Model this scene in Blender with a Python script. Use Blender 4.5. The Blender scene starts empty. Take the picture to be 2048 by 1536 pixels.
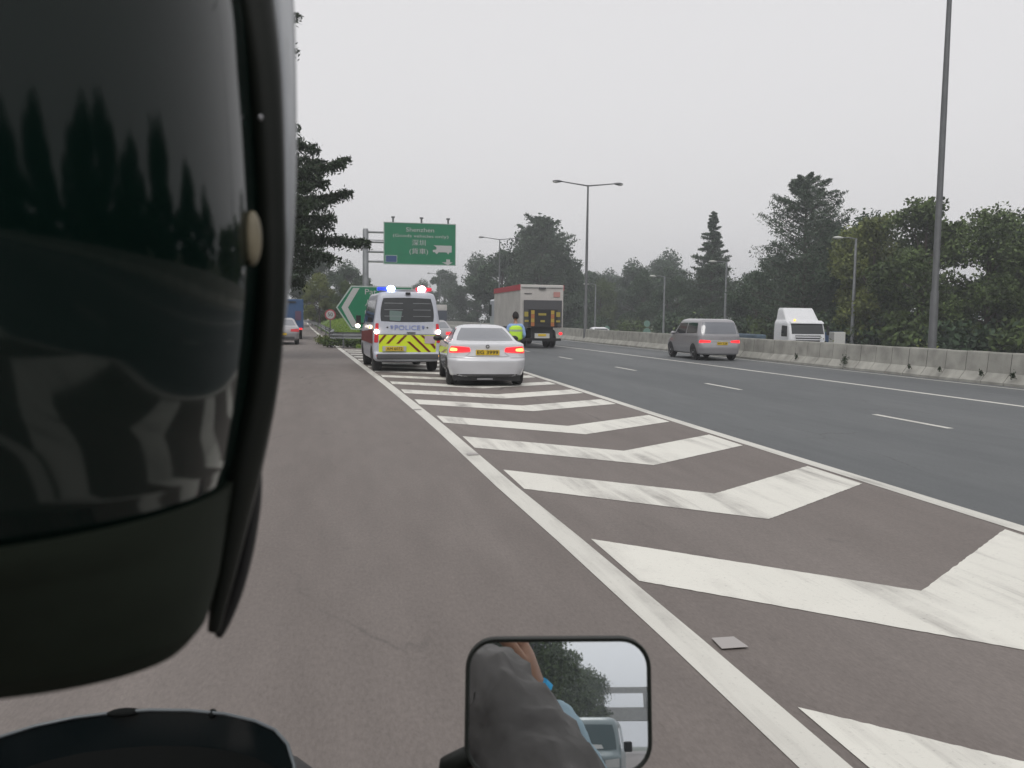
import bpy, bmesh, math, random
import numpy as np
from mathutils import Vector, Matrix
D = bpy.data; SC = bpy.context.scene; COL = SC.collection
R = math.radians; PI = math.pi

# ------------------------------------------------------------------ camera
CAM = Vector((0, 0, 1.6)); F = 1750.0
CR = Matrix(((0.97964, 0.0027, -0.20075), (-0.20034, 0.07813, -0.97661), (0.01305, 0.99694, 0.07708)))
cd = D.cameras.new('camera'); cam = D.objects.new('camera', cd); COL.objects.link(cam)
cd.lens = 36 * F / 2048; cd.sensor_width = 36; cd.clip_start = .01; cd.clip_end = 3000
cd.dof.use_dof = True; cd.dof.focus_distance = 18; cd.dof.aperture_fstop = 17
cam.matrix_world = Matrix.Translation(CAM) @ CR.to_4x4()
SC.camera = cam

# ------------------------------------------------------------------ daylight: hazy overcast
SUN_EL, SUN_AZ = 52, 200
w = D.worlds.new('World'); SC.world = w; w.use_nodes = True
nt = w.node_tree; nt.nodes.clear()
sky = nt.nodes.new('ShaderNodeTexSky'); sky.sky_type = 'NISHITA'; sky.sun_disc = False
sky.sun_elevation = R(SUN_EL); sky.sun_rotation = R(SUN_AZ); sky.air_density = 1.5; sky.dust_density = 6
hsv = nt.nodes.new('ShaderNodeHueSaturation'); hsv.inputs['Saturation'].default_value = .1
mixn = nt.nodes.new('ShaderNodeMix'); mixn.data_type = 'RGBA'; mixn.inputs[0].default_value = .82
mixn.inputs[7].default_value = (6.1, 6.02, 6.12, 1)
bg = nt.nodes.new('ShaderNodeBackground'); bg.inputs[1].default_value = .115
wo = nt.nodes.new('ShaderNodeOutputWorld')
nt.links.new(sky.outputs[0], hsv.inputs['Color']); nt.links.new(hsv.outputs[0], mixn.inputs[6])
nt.links.new(mixn.outputs[2], bg.inputs[0]); nt.links.new(bg.outputs[0], wo.inputs[0])
sl = D.lights.new('sun', 'SUN'); sl.energy = .9; sl.angle = R(25); sl.color = (1, .97, .93)
so = D.objects.new('sun', sl); COL.objects.link(so); so.location = (0, 0, 60)
_sd = Vector((math.sin(R(SUN_AZ)) * math.cos(R(SUN_EL)), math.cos(R(SUN_AZ)) * math.cos(R(SUN_EL)), math.sin(R(SUN_EL))))
so.rotation_euler = _sd.to_track_quat('Z', 'Y').to_euler()
SC.view_settings.view_transform = 'Standard'; SC.view_settings.look = 'None'
SC.view_settings.exposure = 0.3; SC.view_settings.gamma = 1
SC.cycles.volume_bounces = 0; SC.cycles.max_bounces = 8

rng = random.Random(7); NR = np.random.default_rng(11)

# ------------------------------------------------------------------ helpers
def ray(px, py):                                  # authoring aid: direction through a point of the photo (2048 x 1536)
    return (CR @ Vector((px - 1024, 768 - py, -F))).normalized()
FW = Vector((.2003, .9797, 0)).normalized(); RT = Vector((.9797, -.2003, 0)).normalized()
def near(px, py, d):                              # the point that lies d metres ahead
    r = ray(px, py); return CAM + r * (d / r.dot(FW))

def tag(o, label=None, cat=None, group=None, kind=None):
    if label: o['label'] = label
    if cat: o['category'] = cat
    if group: o['group'] = group
    if kind: o['kind'] = kind
    return o
def thing(name, label, cat, loc=(0, 0, 0), rz=0, group=None, kind=None):
    o = D.objects.new(name, None); COL.objects.link(o); o.location = loc; o.rotation_euler = (0, 0, rz)
    o.empty_display_size = .2
    return tag(o, label, cat, group, kind)
def link(name, me, m=None, parent=None, smooth=None):
    o = D.objects.new(name, me); COL.objects.link(o)
    if m: me.materials.clear(); me.materials.append(m)
    if parent: o.parent = parent
    if smooth is not None:
        me.shade_smooth()
        if smooth < 180: me.set_sharp_from_angle(angle=R(smooth))
    return o

class MB:
    def __init__(s): s.v = []; s.f = []
    def add(s, vs, fs):
        b = len(s.v); s.v += [tuple(v) for v in vs]; s.f += [[i + b for i in f] for f in fs]; return s
    def box(s, c, d, rz=0, tilt=None):
        M = Matrix.Rotation(rz, 3, 'Z')
        if tilt: M = M @ tilt
        c = Vector(c); h = [x / 2 for x in d]
        vs = [c + M @ Vector((x * h[0], y * h[1], z * h[2])) for x in (-1, 1) for y in (-1, 1) for z in (-1, 1)]
        return s.add(vs, [(0, 1, 3, 2), (4, 6, 7, 5), (0, 4, 5, 1), (2, 3, 7, 6), (0, 2, 6, 4), (1, 5, 7, 3)])
    def tube(s, pts, rad, n=10, caps=True, flat=None):
        pts = [Vector(p) for p in pts]; rs = rad if hasattr(rad, '__len__') else [rad] * len(pts)
        b = len(s.v); up = Vector((0, 0, 1)); prev = None
        for i, p in enumerate(pts):
            t = (pts[min(i + 1, len(pts) - 1)] - pts[max(i - 1, 0)]).normalized()
            if prev is None:
                a = t.cross(up) if abs(t.z) < .95 else t.cross(Vector((0, 1, 0)))
            else: a = prev - t * prev.dot(t)
            a.normalize(); prev = a; c = t.cross(a)
            fa, fc = flat if flat else (1, 1)
            for k in range(n):
                th = 2 * PI * k / n; s.v.append(tuple(p + (a * math.cos(th) * fa + c * math.sin(th) * fc) * rs[i]))
        for i in range(len(pts) - 1):
            for k in range(n):
                s.f.append([b + i * n + k, b + i * n + (k + 1) % n, b + (i + 1) * n + (k + 1) % n, b + (i + 1) * n + k])
        if caps: s.f.append([b + k for k in range(n)][::-1]); s.f.append([b + (len(pts) - 1) * n + k for k in range(n)])
        return s
    def lathe(s, prof, c=(0, 0, 0), axis='Z', n=24, closed=False):   # prof: (radius, height)
        b = len(s.v); c = Vector(c); m = len(prof)
        for (r, h) in prof:
            for k in range(n):
                th = 2 * PI * k / n; x, y = r * math.cos(th), r * math.sin(th)
                s.v.append(tuple(c + (Vector((x, y, h)) if axis == 'Z' else Vector((h, x, y)) if axis == 'X' else Vector((x, h, y)))))
        for i in range(m if closed else m - 1):
            for k in range(n):
                s.f.append([b + i * n + k, b + i * n + (k + 1) % n, b + (i + 1) % m * n + (k + 1) % n, b + (i + 1) % m * n + k])
        if not closed: s.f.append([b + k for k in range(n)][::-1]); s.f.append([b + (m - 1) * n + k for k in range(n)])
        return s
    def poly(s, vs): return s.add(vs, [list(range(len(vs)))])
    def prism(s, pts, dvec):
        n = len(pts); dv = Vector(dvec); a = [Vector(p) for p in pts]
        return s.add(a + [p + dv for p in a], [list(range(n))[::-1], list(range(n, 2 * n))] + [[i, (i + 1) % n, n + (i + 1) % n, n + i] for i in range(n)])
    def grid(s, rows, closed=False):
        b = len(s.v); n = len(rows[0])
        for r in rows: s.v += [tuple(p) for p in r]
        for i in range(len(rows) - 1):
            for k in range(n if closed else n - 1):
                s.f.append([b + i * n + k, b + i * n + (k + 1) % n, b + (i + 1) * n + (k + 1) % n, b + (i + 1) * n + k])
        return s
    def ball(s, c, r, n=12, m=8):
        c = Vector(c); r = (r, r, r) if not hasattr(r, '__len__') else r
        rows = []
        for i in range(m + 1):
            ph = -PI / 2 + PI * i / m; q = max(math.cos(ph), .001)
            rows.append([c + Vector((r[0] * q * math.cos(2 * PI * k / n), r[1] * q * math.sin(2 * PI * k / n), r[2] * math.sin(ph))) for k in range(n)])
        return s.grid(rows, True)
    def mesh(s, name='m'):
        me = D.meshes.new(name); me.from_pydata(s.v, [], s.f); me.validate(); 
        bm = bmesh.new(); bm.from_mesh(me); bmesh.ops.recalc_face_normals(bm, faces=bm.faces); bm.to_mesh(me); bm.free()
        return me
    def build(s, name, m, parent=None, smooth=None, bevel=0):
        o = link(name, s.mesh(name), m, parent, smooth)
        if bevel:
            b = o.modifiers.new('b', 'BEVEL'); b.width = bevel; b.segments = 2; b.limit_method = 'ANGLE'; b.angle_limit = R(40)
        return o

# ------------------------------------------------------------------ materials
def mat(name, col, rough=.6, metal=0, emit=None, es=0, vary=0, vscale=3, spec=.5, coat=0, bump=0, bscale=40, trans=0, ior=1.45):
    m = D.materials.new(name); m.use_nodes = True; n = m.node_tree; p = n.nodes['Principled BSDF']
    p.inputs['Base Color'].default_value = (*col, 1); p.inputs['Roughness'].default_value = rough
    p.inputs['Metallic'].default_value = metal; p.inputs['Specular IOR Level'].default_value = spec
    p.inputs['Coat Weight'].default_value = coat; p.inputs['Coat Roughness'].default_value = .05
    p.inputs['Transmission Weight'].default_value = trans; p.inputs['IOR'].default_value = ior
    if emit: p.inputs['Emission Color'].default_value = (*emit, 1); p.inputs['Emission Strength'].default_value = es
    tc = n.nodes.new('ShaderNodeTexCoord')
    if vary:
        t = n.nodes.new('ShaderNodeTexNoise'); t.inputs['Scale'].default_value = vscale; t.inputs['Detail'].default_value = 6
        n.links.new(tc.outputs['Object'], t.inputs['Vector'])
        mp = n.nodes.new('ShaderNodeMapRange'); mp.inputs['From Min'].default_value = .3; mp.inputs['From Max'].default_value = .7
        mp.inputs['To Min'].default_value = 1 - vary; mp.inputs['To Max'].default_value = 1 + vary
        n.links.new(t.outputs[0], mp.inputs[0])
        mx = n.nodes.new('ShaderNodeVectorMath'); mx.operation = 'SCALE'; mx.inputs[0].default_value = col
        n.links.new(mp.outputs[0], mx.inputs['Scale']); n.links.new(mx.outputs[0], p.inputs['Base Color'])
    if bump:
        t = n.nodes.new('ShaderNodeTexNoise'); t.inputs['Scale'].default_value = bscale; n.links.new(tc.outputs['Object'], t.inputs['Vector'])
        b = n.nodes.new('ShaderNodeBump'); b.inputs['Strength'].default_value = bump; b.inputs['Distance'].default_value = .02
        n.links.new(t.outputs[0], b.inputs['Height']); n.links.new(b.outputs[0], p.inputs['Normal'])
    return m

def asphalt(name, a, b, speck=.24):
    m = D.materials.new(name); m.use_nodes = True; n = m.node_tree; p = n.nodes['Principled BSDF']; L = n.links
    geo = n.nodes.new('ShaderNodeNewGeometry')
    def noise(scale, sv, det=5, rough=.55):
        mp = n.nodes.new('ShaderNodeMapping'); mp.inputs['Scale'].default_value = sv; L.new(geo.outputs['Position'], mp.inputs[0])
        t = n.nodes.new('ShaderNodeTexNoise'); t.inputs['Scale'].default_value = scale; t.inputs['Detail'].default_value = det
        t.inputs['Roughness'].default_value = rough; L.new(mp.outputs[0], t.inputs['Vector']); return t.outputs[0]
    big = noise(.5, (1, .12, 1)); fine = noise(55, (1, .35, 1), 8, .8); mid = noise(5, (1, .18, 1))
    r1 = n.nodes.new('ShaderNodeValToRGB'); r1.color_ramp.elements[0].position = .35; r1.color_ramp.elements[1].position = .68
    r1.color_ramp.elements[0].color = (*a, 1); r1.color_ramp.elements[1].color = (*b, 1); L.new(big, r1.inputs[0])
    def mr(sock, lo, hi, f0=.3, f1=.7):
        q = n.nodes.new('ShaderNodeMapRange'); q.inputs['From Min'].default_value = f0; q.inputs['From Max'].default_value = f1
        q.inputs['To Min'].default_value = lo; q.inputs['To Max'].default_value = hi; L.new(sock, q.inputs[0]); return q.outputs[0]
    mu = n.nodes.new('ShaderNodeMath'); mu.operation = 'MULTIPLY'
    L.new(mr(fine, 1 - speck, 1 + speck), mu.inputs[0]); L.new(mr(mid, .93, 1.07), mu.inputs[1])
    sc = n.nodes.new('ShaderNodeVectorMath'); sc.operation = 'SCALE'; L.new(r1.outputs[0], sc.inputs[0]); L.new(mu.outputs[0], sc.inputs['Scale'])
    mp = n.nodes.new('ShaderNodeMapping'); mp.inputs['Scale'].default_value = (1, .35, 1); L.new(geo.outputs['Position'], mp.inputs[0])
    wz = n.nodes.new('ShaderNodeTexNoise'); wz.inputs['Scale'].default_value = 1.7; wz.inputs['Detail'].default_value = 5; L.new(mp.outputs[0], wz.inputs['Vector'])
    av = n.nodes.new('ShaderNodeVectorMath'); av.operation = 'MULTIPLY_ADD'; L.new(wz.outputs['Color'], av.inputs[0]); av.inputs[1].default_value = (.7, .7, 0); L.new(mp.outputs[0], av.inputs[2])
    vo = n.nodes.new('ShaderNodeTexVoronoi'); vo.feature = 'DISTANCE_TO_EDGE'; vo.inputs['Scale'].default_value = .38; L.new(av.outputs[0], vo.inputs['Vector'])
    crack = mr(vo.outputs['Distance'], 1, 0, .0015, .0065); msk = mr(noise(.33, (1, .5, 1)), 0, 1, .5, .62)
    cm = n.nodes.new('ShaderNodeMath'); cm.operation = 'MULTIPLY'; L.new(crack, cm.inputs[0]); L.new(msk, cm.inputs[1])
    spots = mr(noise(2.6, (1, .5, 1), 3), 0, .55, .68, .80)
    ad = n.nodes.new('ShaderNodeMath'); ad.operation = 'MULTIPLY_ADD'; L.new(cm.outputs[0], ad.inputs[0]); ad.inputs[1].default_value = .6; L.new(spots, ad.inputs[2]); ad.use_clamp = True
    dk = n.nodes.new('ShaderNodeMix'); dk.data_type = 'RGBA'; dk.inputs[7].default_value = (.045, .043, .042, 1); L.new(ad.outputs[0], dk.inputs[0]); L.new(sc.outputs[0], dk.inputs[6])
    L.new(dk.outputs[2], p.inputs['Base Color']); p.inputs['Roughness'].default_value = .75; p.inputs['Specular IOR Level'].default_value = .35
    bp = n.nodes.new('ShaderNodeBump'); bp.inputs['Strength'].default_value = .18; bp.inputs['Distance'].default_value = .004
    L.new(fine, bp.inputs['Height']); L.new(bp.outputs[0], p.inputs['Normal'])
    return m

def paintline(name, col, worn, amount=.5):
    m = D.materials.new(name); m.use_nodes = True; n = m.node_tree; p = n.nodes['Principled BSDF']; L = n.links
    geo = n.nodes.new('ShaderNodeNewGeometry')
    def noise(scale, sv, rot=0):
        mp = n.nodes.new('ShaderNodeMapping'); mp.inputs['Scale'].default_value = sv; mp.inputs['Rotation'].default_value = (0, 0, rot)
        L.new(geo.outputs['Position'], mp.inputs[0])
        t = n.nodes.new('ShaderNodeTexNoise'); t.inputs['Scale'].default_value = scale; t.inputs['Detail'].default_value = 7
        t.inputs['Roughness'].default_value = .65; L.new(mp.outputs[0], t.inputs['Vector']); return t.outputs[0]
    def ramp(s, a, b):
        q = n.nodes.new('ShaderNodeMapRange'); q.inputs['From Min'].default_value = a; q.inputs['From Max'].default_value = b; L.new(s, q.inputs[0]); return q.outputs[0]
    skid = ramp(noise(3.6, (1, .07, 1), R(-4)), .47, .66)       # long narrow tyre marks
    grit = ramp(noise(38, (1, 1, 1)), .58, .74)
    blot = ramp(noise(1.1, (1, .6, 1)), .36, .72)
    a = n.nodes.new('ShaderNodeMath'); a.operation = 'MULTIPLY'; L.new(skid, a.inputs[0]); L.new(blot, a.inputs[1])
    b = n.nodes.new('ShaderNodeMath'); b.operation = 'MULTIPLY_ADD'; L.new(grit, b.inputs[0]); b.inputs[1].default_value = .5 * amount; L.new(a.outputs[0], b.inputs[2])
    b2 = n.nodes.new('ShaderNodeMath'); b2.operation = 'MULTIPLY_ADD'; L.new(blot, b2.inputs[0]); b2.inputs[1].default_value = .16 * amount; L.new(b.outputs[0], b2.inputs[2]); b2.use_clamp = True
    mx = n.nodes.new('ShaderNodeMix'); mx.data_type = 'RGBA'; mx.inputs[6].default_value = (*col, 1); mx.inputs[7].default_value = (*worn, 1)
    L.new(b2.outputs[0], mx.inputs[0]); L.new(mx.outputs[2], p.inputs['Base Color']); p.inputs['Roughness'].default_value = .6
    return m

def foliage(name, dark, light, rough=.6, trans=.15):
    m = D.materials.new(name); m.use_nodes = True; n = m.node_tree; p = n.nodes['Principled BSDF']; L = n.links
    g = n.nodes.new('ShaderNodeNewGeometry'); tc = n.nodes.new('ShaderNodeTexCoord')
    t = n.nodes.new('ShaderNodeTexNoise'); t.inputs['Scale'].default_value = .6; t.inputs['Detail'].default_value = 4; L.new(tc.outputs['Object'], t.inputs['Vector'])
    ad = n.nodes.new('ShaderNodeMath'); ad.operation = 'MULTIPLY_ADD'; L.new(g.outputs['Random Per Island'], ad.inputs[0]); ad.inputs[1].default_value = .45
    mr = n.nodes.new('ShaderNodeMapRange'); mr.inputs['From Min'].default_value = .35; mr.inputs['From Max'].default_value = .7; mr.inputs['To Max'].default_value = .6
    L.new(t.outputs[0], mr.inputs[0]); L.new(mr.outputs[0], ad.inputs[2])
    mx = n.nodes.new('ShaderNodeMix'); mx.data_type = 'RGBA'; mx.inputs[6].default_value = (*dark, 1); mx.inputs[7].default_value = (*light, 1)
    L.new(ad.outputs[0], mx.inputs[0]); L.new(mx.outputs[2], p.inputs['Base Color']); p.inputs['Roughness'].default_value = rough
    p.inputs['Specular IOR Level'].default_value = .25
    return m

M = dict(
    slip=asphalt('asphalt_brown', (.145, .126, .116), (.190, .168, .156)),
    main=asphalt('asphalt_blue_grey', (.092, .099, .103), (.128, .135, .138), .2),
    paint=paintline('road_paint', (.70, .69, .63), (.19, .175, .165), .8),
    paint2=paintline('road_paint_line', (.62, .61, .56), (.25, .24, .22), .8),
    conc=mat('concrete', (.33, .325, .295), .85, vary=.24, vscale=2.2, bump=.3),
    concdark=mat('concrete_joint', (.06, .06, .055), .9),
    grass=mat('grass', (.11, .18, .035), .9, vary=.4, vscale=.8, bump=.6),
    earth=mat('ground', (.07, .08, .045), .95, vary=.3, vscale=.2),
    galv=mat('galvanised_steel', (.25, .26, .27), .45, .6, vary=.15),
    galvd=mat('dull_grey_steel', (.14, .145, .15), .55, .4, vary=.1),
    bark=mat('bark', (.06, .048, .038), .9, vary=.3, vscale=4, bump=.6),
    white=mat('white_paint', (.66, .67, .69), .3, coat=.6, vary=.03),
    vanwhite=mat('van_paint', (.45, .47, .53), .35, coat=.5, vary=.05),
    silver=mat('silver_paint', (.29, .285, .30), .35, .25, coat=.7, vary=.04),
    carwhite=mat('pearl_paint', (.60, .61, .64), .25, .05, coat=.9, vary=.03),
    boxgrey=mat('box_panel', (.46, .44, .42), .6, vary=.12, vscale=1.2),
    red=mat('red_paint', (.42, .03, .05), .4), darkred=mat('dark_red_film', (.16, .012, .012), .5),
    yellow=mat('fluorescent_yellow', (.60, .72, .02), .5), orange=mat('orange_film', (.38, .13, .05), .5),
    plate=mat('yellow_plate', (.62, .43, .03), .45), ink=mat('black_ink', (.02, .02, .02), .5),
    bluefilm=mat('blue_film', (.20, .25, .52), .5),
    glass=mat('dark_glass', (.012, .015, .017), .06, spec=.8), glassl=mat('tinted_glass', (.13, .14, .16), .1, spec=.9, coat=.5),
    rubber=mat('tyre_rubber', (.02, .02, .02), .85), rim=mat('alloy_rim', (.4, .4, .42), .35, .8),
    black=mat('black_plastic', (.018, .018, .019), .5), dgrey=mat('dark_grey_plastic', (.07, .07, .075), .6),
    tail=mat('tail_lamp_lit', (.5, .01, .01), .3, emit=(1, .03, .04), es=1.1),
    tailhot=mat('brake_lamp_hot', (.8, .2, .05), .3, emit=(1, .45, .12), es=2.2),
    taildim=mat('tail_lamp', (.35, .02, .03), .3, emit=(1, .05, .06), es=.12),
    amber=mat('amber_lamp', (.8, .3, .02), .3, emit=(1, .45, .03), es=2.2),
    hot=mat('hot_lamp', (1, .9, .8), .3, emit=(1, .82, .68), es=9),
    bluehot=mat('blue_beacon_lit', (.5, .6, 1), .3, emit=(.45, .62, 1), es=14),
    redhot=mat('red_beacon_lit', (1, .5, .5), .3, emit=(1, .42, .5), es=14),
    bluelens=mat('blue_lens', (.03, .06, .55), .2, emit=(.05, .12, 1), es=.35),
    redlens=mat('red_lens', (.5, .02, .04), .2, emit=(1, .05, .1), es=.3),
    green=mat('green_sign', (.006, .16, .075), .45, vary=.06), signwhite=mat('sign_white', (.42, .42, .42), .5),
    signgrey=mat('sign_silver', (.36, .42, .39), .5), signblue=mat('sign_blue', (.03, .07, .18), .5),
    bluetruck=mat('blue_truck_paint', (.03, .075, .17), .6, vary=.1),
    lampglass=mat('lamp_glass', (.5, .5, .48), .3),
    helmet=mat('helmet_lacquer', (.002, .0075, .006), .06, spec=.32), 
    guard=mat('helmet_guard', (.014, .019, .013), .75, spec=.2, vary=.15, vscale=30),
    stud=mat('dull_stud', (.36, .34, .33), .6),
    dullyellow=mat('dull_yellow_film', (.40, .28, .05), .6),
    trim=mat('rubber_trim', (.007, .009, .007), .45, spec=.3),
    visor=mat('clear_visor', (.62, .64, .66), .12, trans=.55, spec=.6), ivory=mat('ivory_stud', (.20, .175, .12), .5, vary=.3, vscale=60),
    mirror=mat('mirror_glass', (.80, .84, .87), .012, 1), screen=mat('smoked_screen', (.010, .016, .018), .16, spec=.6), cowl=mat('matt_cowl', (.008, .009, .009), .8, spec=.1),
    edge=mat('screen_edge', (.11, .125, .135), .35, .2),
    jacket=mat('grey_jacket', (.125, .115, .108), .9, vary=.25, vscale=9, bump=1, bscale=14), skin=mat('skin', (.36, .2, .13), .55, vary=.08, vscale=20),
    shirt=mat('pale_blue_shirt', (.34, .46, .52), .85, vary=.08, vscale=12), polshirt=mat('uniform_blue', (.25, .38, .62), .8, vary=.08, vscale=12),
    cyan=mat('cyan_cuff', (.02, .33, .62), .7), dark=mat('dark_trousers', (.015, .016, .022), .85), hair=mat('black_hair', (.012, .01, .01), .7),
    vest=mat('hi_vis_vest', (.50, .78, .06), .6), vestgrey=mat('reflective_tape', (.36, .42, .3), .4),
    overpass=mat('overpass_concrete', (.35, .34, .33), .85, vary=.1), phone=mat('phone_plastic', (.02, .02, .025), .3),
    fol=foliage('broad_leaves', (.020, .034, .012), (.11, .16, .045)),
    fol2=foliage('yellowish_leaves', (.035, .052, .014), (.20, .23, .06)),
    fold=foliage('dark_leaves', (.020, .036, .018), (.062, .108, .052)),
    needle=foliage('needles', (.014, .026, .013), (.040, .062, .030)),
    needle2=foliage('grey_needles', (.022, .038, .022), (.074, .112, .062)),
)

# ------------------------------------------------------------------ ground, roads and markings
def shift(y): return .0004 * (min(max(y, 12), 50) - 12) ** 2
LY = [(-200, 2.2), (-40, 2.0), (0, 1.76), (5, 1.70), (8, 1.60), (12.8, 1.50), (20, 1.24), (33.8, .65), (46, .12), (60, -.6), (71, -1.1), (100, -2.3), (150, -4.1), (230, -6.3), (400, -12)]
def lx(y):
    for (a, p), (b, q) in zip(LY, LY[1:]):
        if y <= b: return p + (q - p) * (y - a) / (b - a)
    return LY[-1][1]
RY = [(-200, 5.2), (13, 5.28), (20, 5.38), (24, 5.42), (41, 5.35), (60, 5.0), (400, 4.6)]
def rx(y):
    for (a, p), (b, q) in zip(RY, RY[1:]):
        if y <= b: return p + (q - p) * (y - a) / (b - a)
    return RY[-1][1]
YS = [-200, -120, -60, -40, -25, -12, -6, 0] + [2 * k for k in range(1, 40)] + [80 + 10 * k for k in range(1, 33)]
def strip(name, fl, fr, z, m, ys=YS, label=None, kind='structure'):
    mb = MB(); mb.grid([[(fl(y), y, z), (fr(y), y, z)] for y in ys])
    o = mb.build(name, m); tag(o, kind=kind)
    return o
def gz(x):                                        # opposite carriageway lies lower
    return -1.0 + (1 - min(max((x - 18.4) / 1.2, 0), 1)) * .97
g = MB(); xs = [-620, -200, -60, -30, -14, -8, 0, 10, 16, 18.4, 18.8, 19.2, 19.6, 40, 60, 110, 250, 620]
ys = [-620, -250, -100, -50, 0, 50, 100, 160, 250, 400, 620]
g.grid([[(x, y, (gz(x) if x > 18 else -.03) + (0 if x < 110 else (x - 110) * .01)) for x in xs] for y in ys])
tag(g.build('ground', M['earth'], smooth=60), kind='structure')
strip('slip_road', lambda y: lx(y) - 8.2, lambda y: (lx(y) + .75 if y > 42 else rx(y)), 0, M['slip'], [y for y in YS if y <= 40] + [41.9, 42.1] + [y for y in YS if y > 42])
strip('main_road', lambda y: rx(y), lambda y: 17.2 - shift(y), .004 if False else 0.0, M['main'])
strip('opposite_carriageway', lambda y: 20.2 - shift(y), lambda y: 34 - shift(y), -.992, M['main'])
def ribbon(name, pts, wd, z, m):
    mb = MB(); rows = []
    for i, (x, y) in enumerate(pts):
        rows.append([(x - wd / 2, y, z), (x + wd / 2, y, z)])
    mb.grid(rows); return tag(mb.build(name, m), kind='structure')
YL = [-100, -40, -15, -5] + list(range(0, 60, 2)) + list(range(60, 300, 10))
ribbon('slip_edge_line', [(lx(y), y) for y in YL], .19, .0035, M['paint2'])
ribbon('gore_edge_line', [(rx(y) - .02, y) for y in YL], .17, .0035, M['paint2'])
ribbon('lane_line', [(13.0 - shift(y) * 1.8, y) for y in YL], .16, .0035, M['paint2'])
ribbon('shoulder_line', [(16.25 - shift(y), y) for y in YL], .10, .0035, M['paint2'])
ribbon('left_edge_line', [(lx(y) - 4.6, y) for y in YL], .15, .0035, M['paint2'])
mb = MB()
for k in range(-14, 40):
    y0 = 11.5 + 6.9 * k
    mb.poly([(9.12 - shift(y0) - .06, y0, .0035), (9.12 - shift(y0) + .06, y0, .0035), (9.12 - shift(y0 + 1.9) + .06, y0 + 1.9, .0035), (9.12 - shift(y0 + 1.9) - .06, y0 + 1.9, .0035)])
tag(mb.build('dashed_lane_line', M['paint2']), kind='structure')
mb = MB()
cy = [-26.5 + 2.9 * k for k in range(9)] + [0.3, 3.2, 5.98, 8.87, 11.44, 13.85, 16.6, 18.87, 21.15, 23.44] + [25.6 + 2.1 * k for k in range(8)]
for y in cy:
    t = 1.02 if y < 12 else .92 if y < 20 else .8
    ax = 3.43 - (.0 if y < 12 else min(.25, (y - 12) * .02)); dip = 1.48 if y < 14 else 1.3
    x0 = lx(y) + .16; x1 = rx(y) - .17
    for (xa, ya, xb, yb) in [(x0, y, ax, y - dip), (ax, y - dip, x1, y - .2)]:
        n = 60 if y < 20 else 10; jj = .005 if y < 20 else .004; J = [(rng.uniform(-jj, jj), rng.uniform(-jj, jj)) for _ in range(n + 1)]
        mb.grid([[(xa + (xb - xa) * i / n, ya + (yb - ya) * i / n + J[i][0], .0035), (xa + (xb - xa) * i / n, ya + (yb - ya) * i / n - t + J[i][1], .0035)] for i in range(n + 1)])
tag(mb.build('gore_chevron_markings', M['paint']), kind='structure')
studs = [(1.91, 3.90, 'biggest of the studs, pale, in the gap before the nearest chevrons'), (1.58, 9.9, 'second nearest reflective stud beside the white edge line'), (1.40, 14.75, 'third nearest stud, tiny, beside the white edge line')]
for (x, y, lb) in studs:
    m_ = MB(); m_.prism([(x - .07, y - .07, .009), (x + .07, y - .07, .009), (x + .06, y + .07, .009), (x - .06, y + .07, .009)], (0, 0, .004))
    tag(m_.build('road_stud', M['stud'], bevel=.004), 'small pale road stud: ' + lb, 'road stud', 'road studs along the gore line')

# grass nose between the roads, rising gently
def islz(y, u): 
    r = min(max((y - 42) / 24, 0), 1); return .10 + 1.15 * r ** .8 * math.sin(PI * min(max(u, 0), 1)) ** .35
rows = []
for y in [42, 42.6, 44, 46, 49, 53, 58, 64, 72, 85, 100, 130, 180, 250, 400]:
    a, b = lx(y) + .8, rx(y) - .6
    rows.append([(a, y, -.02)] + [(a + (b - a) * k / 8, y, islz(y, k / 8)) for k in range(9)] + [(b, y, -.02)])
mb = MB(); mb.grid(rows); mb.poly([p for p in rows[0]])
tag(mb.build('grass_verge', M['grass'], smooth=50), kind='structure')
strip('roadside_verge', lambda y: lx(y) - 30, lambda y: lx(y) - 8.4, .02, M['grass'])

def tufts(name, region, n, h, m, label, lo=.02):
    P = []; Fc = []
    for i in range(n):
        x, y, z = region(); a = rng.random() * 6.28; hh = h * rng.uniform(.5, 1.2); wv = rng.uniform(.012, .03) * (1 + y / 60)
        dx, dy = math.cos(a) * wv, math.sin(a) * wv; lx_, ly_ = rng.uniform(-.3, .3) * hh, rng.uniform(-.3, .3) * hh
        b = len(P); P += [(x - dx, y - dy, z), (x + dx, y + dy, z), (x + lx_, y + ly_, z + hh)]; Fc.append((b, b + 1, b + 2))
    me = D.meshes.new(name); me.from_pydata(P, [], Fc); o = link(name, me, m); tag(o, label, 'grass', kind='stuff'); return o
def isl_reg():
    y = 42 + 40 * rng.random() ** 1.6; u = rng.random(); a, b = lx(y) + .8, rx(y) - .6
    return a + (b - a) * u, y, islz(y, u) - .03
tufts('grass_blades', isl_reg, 9000, .16, foliage('grass_blades', (.12, .20, .035), (.25, .34, .07)), 'bright green grass on the bank between the two roads')

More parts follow.
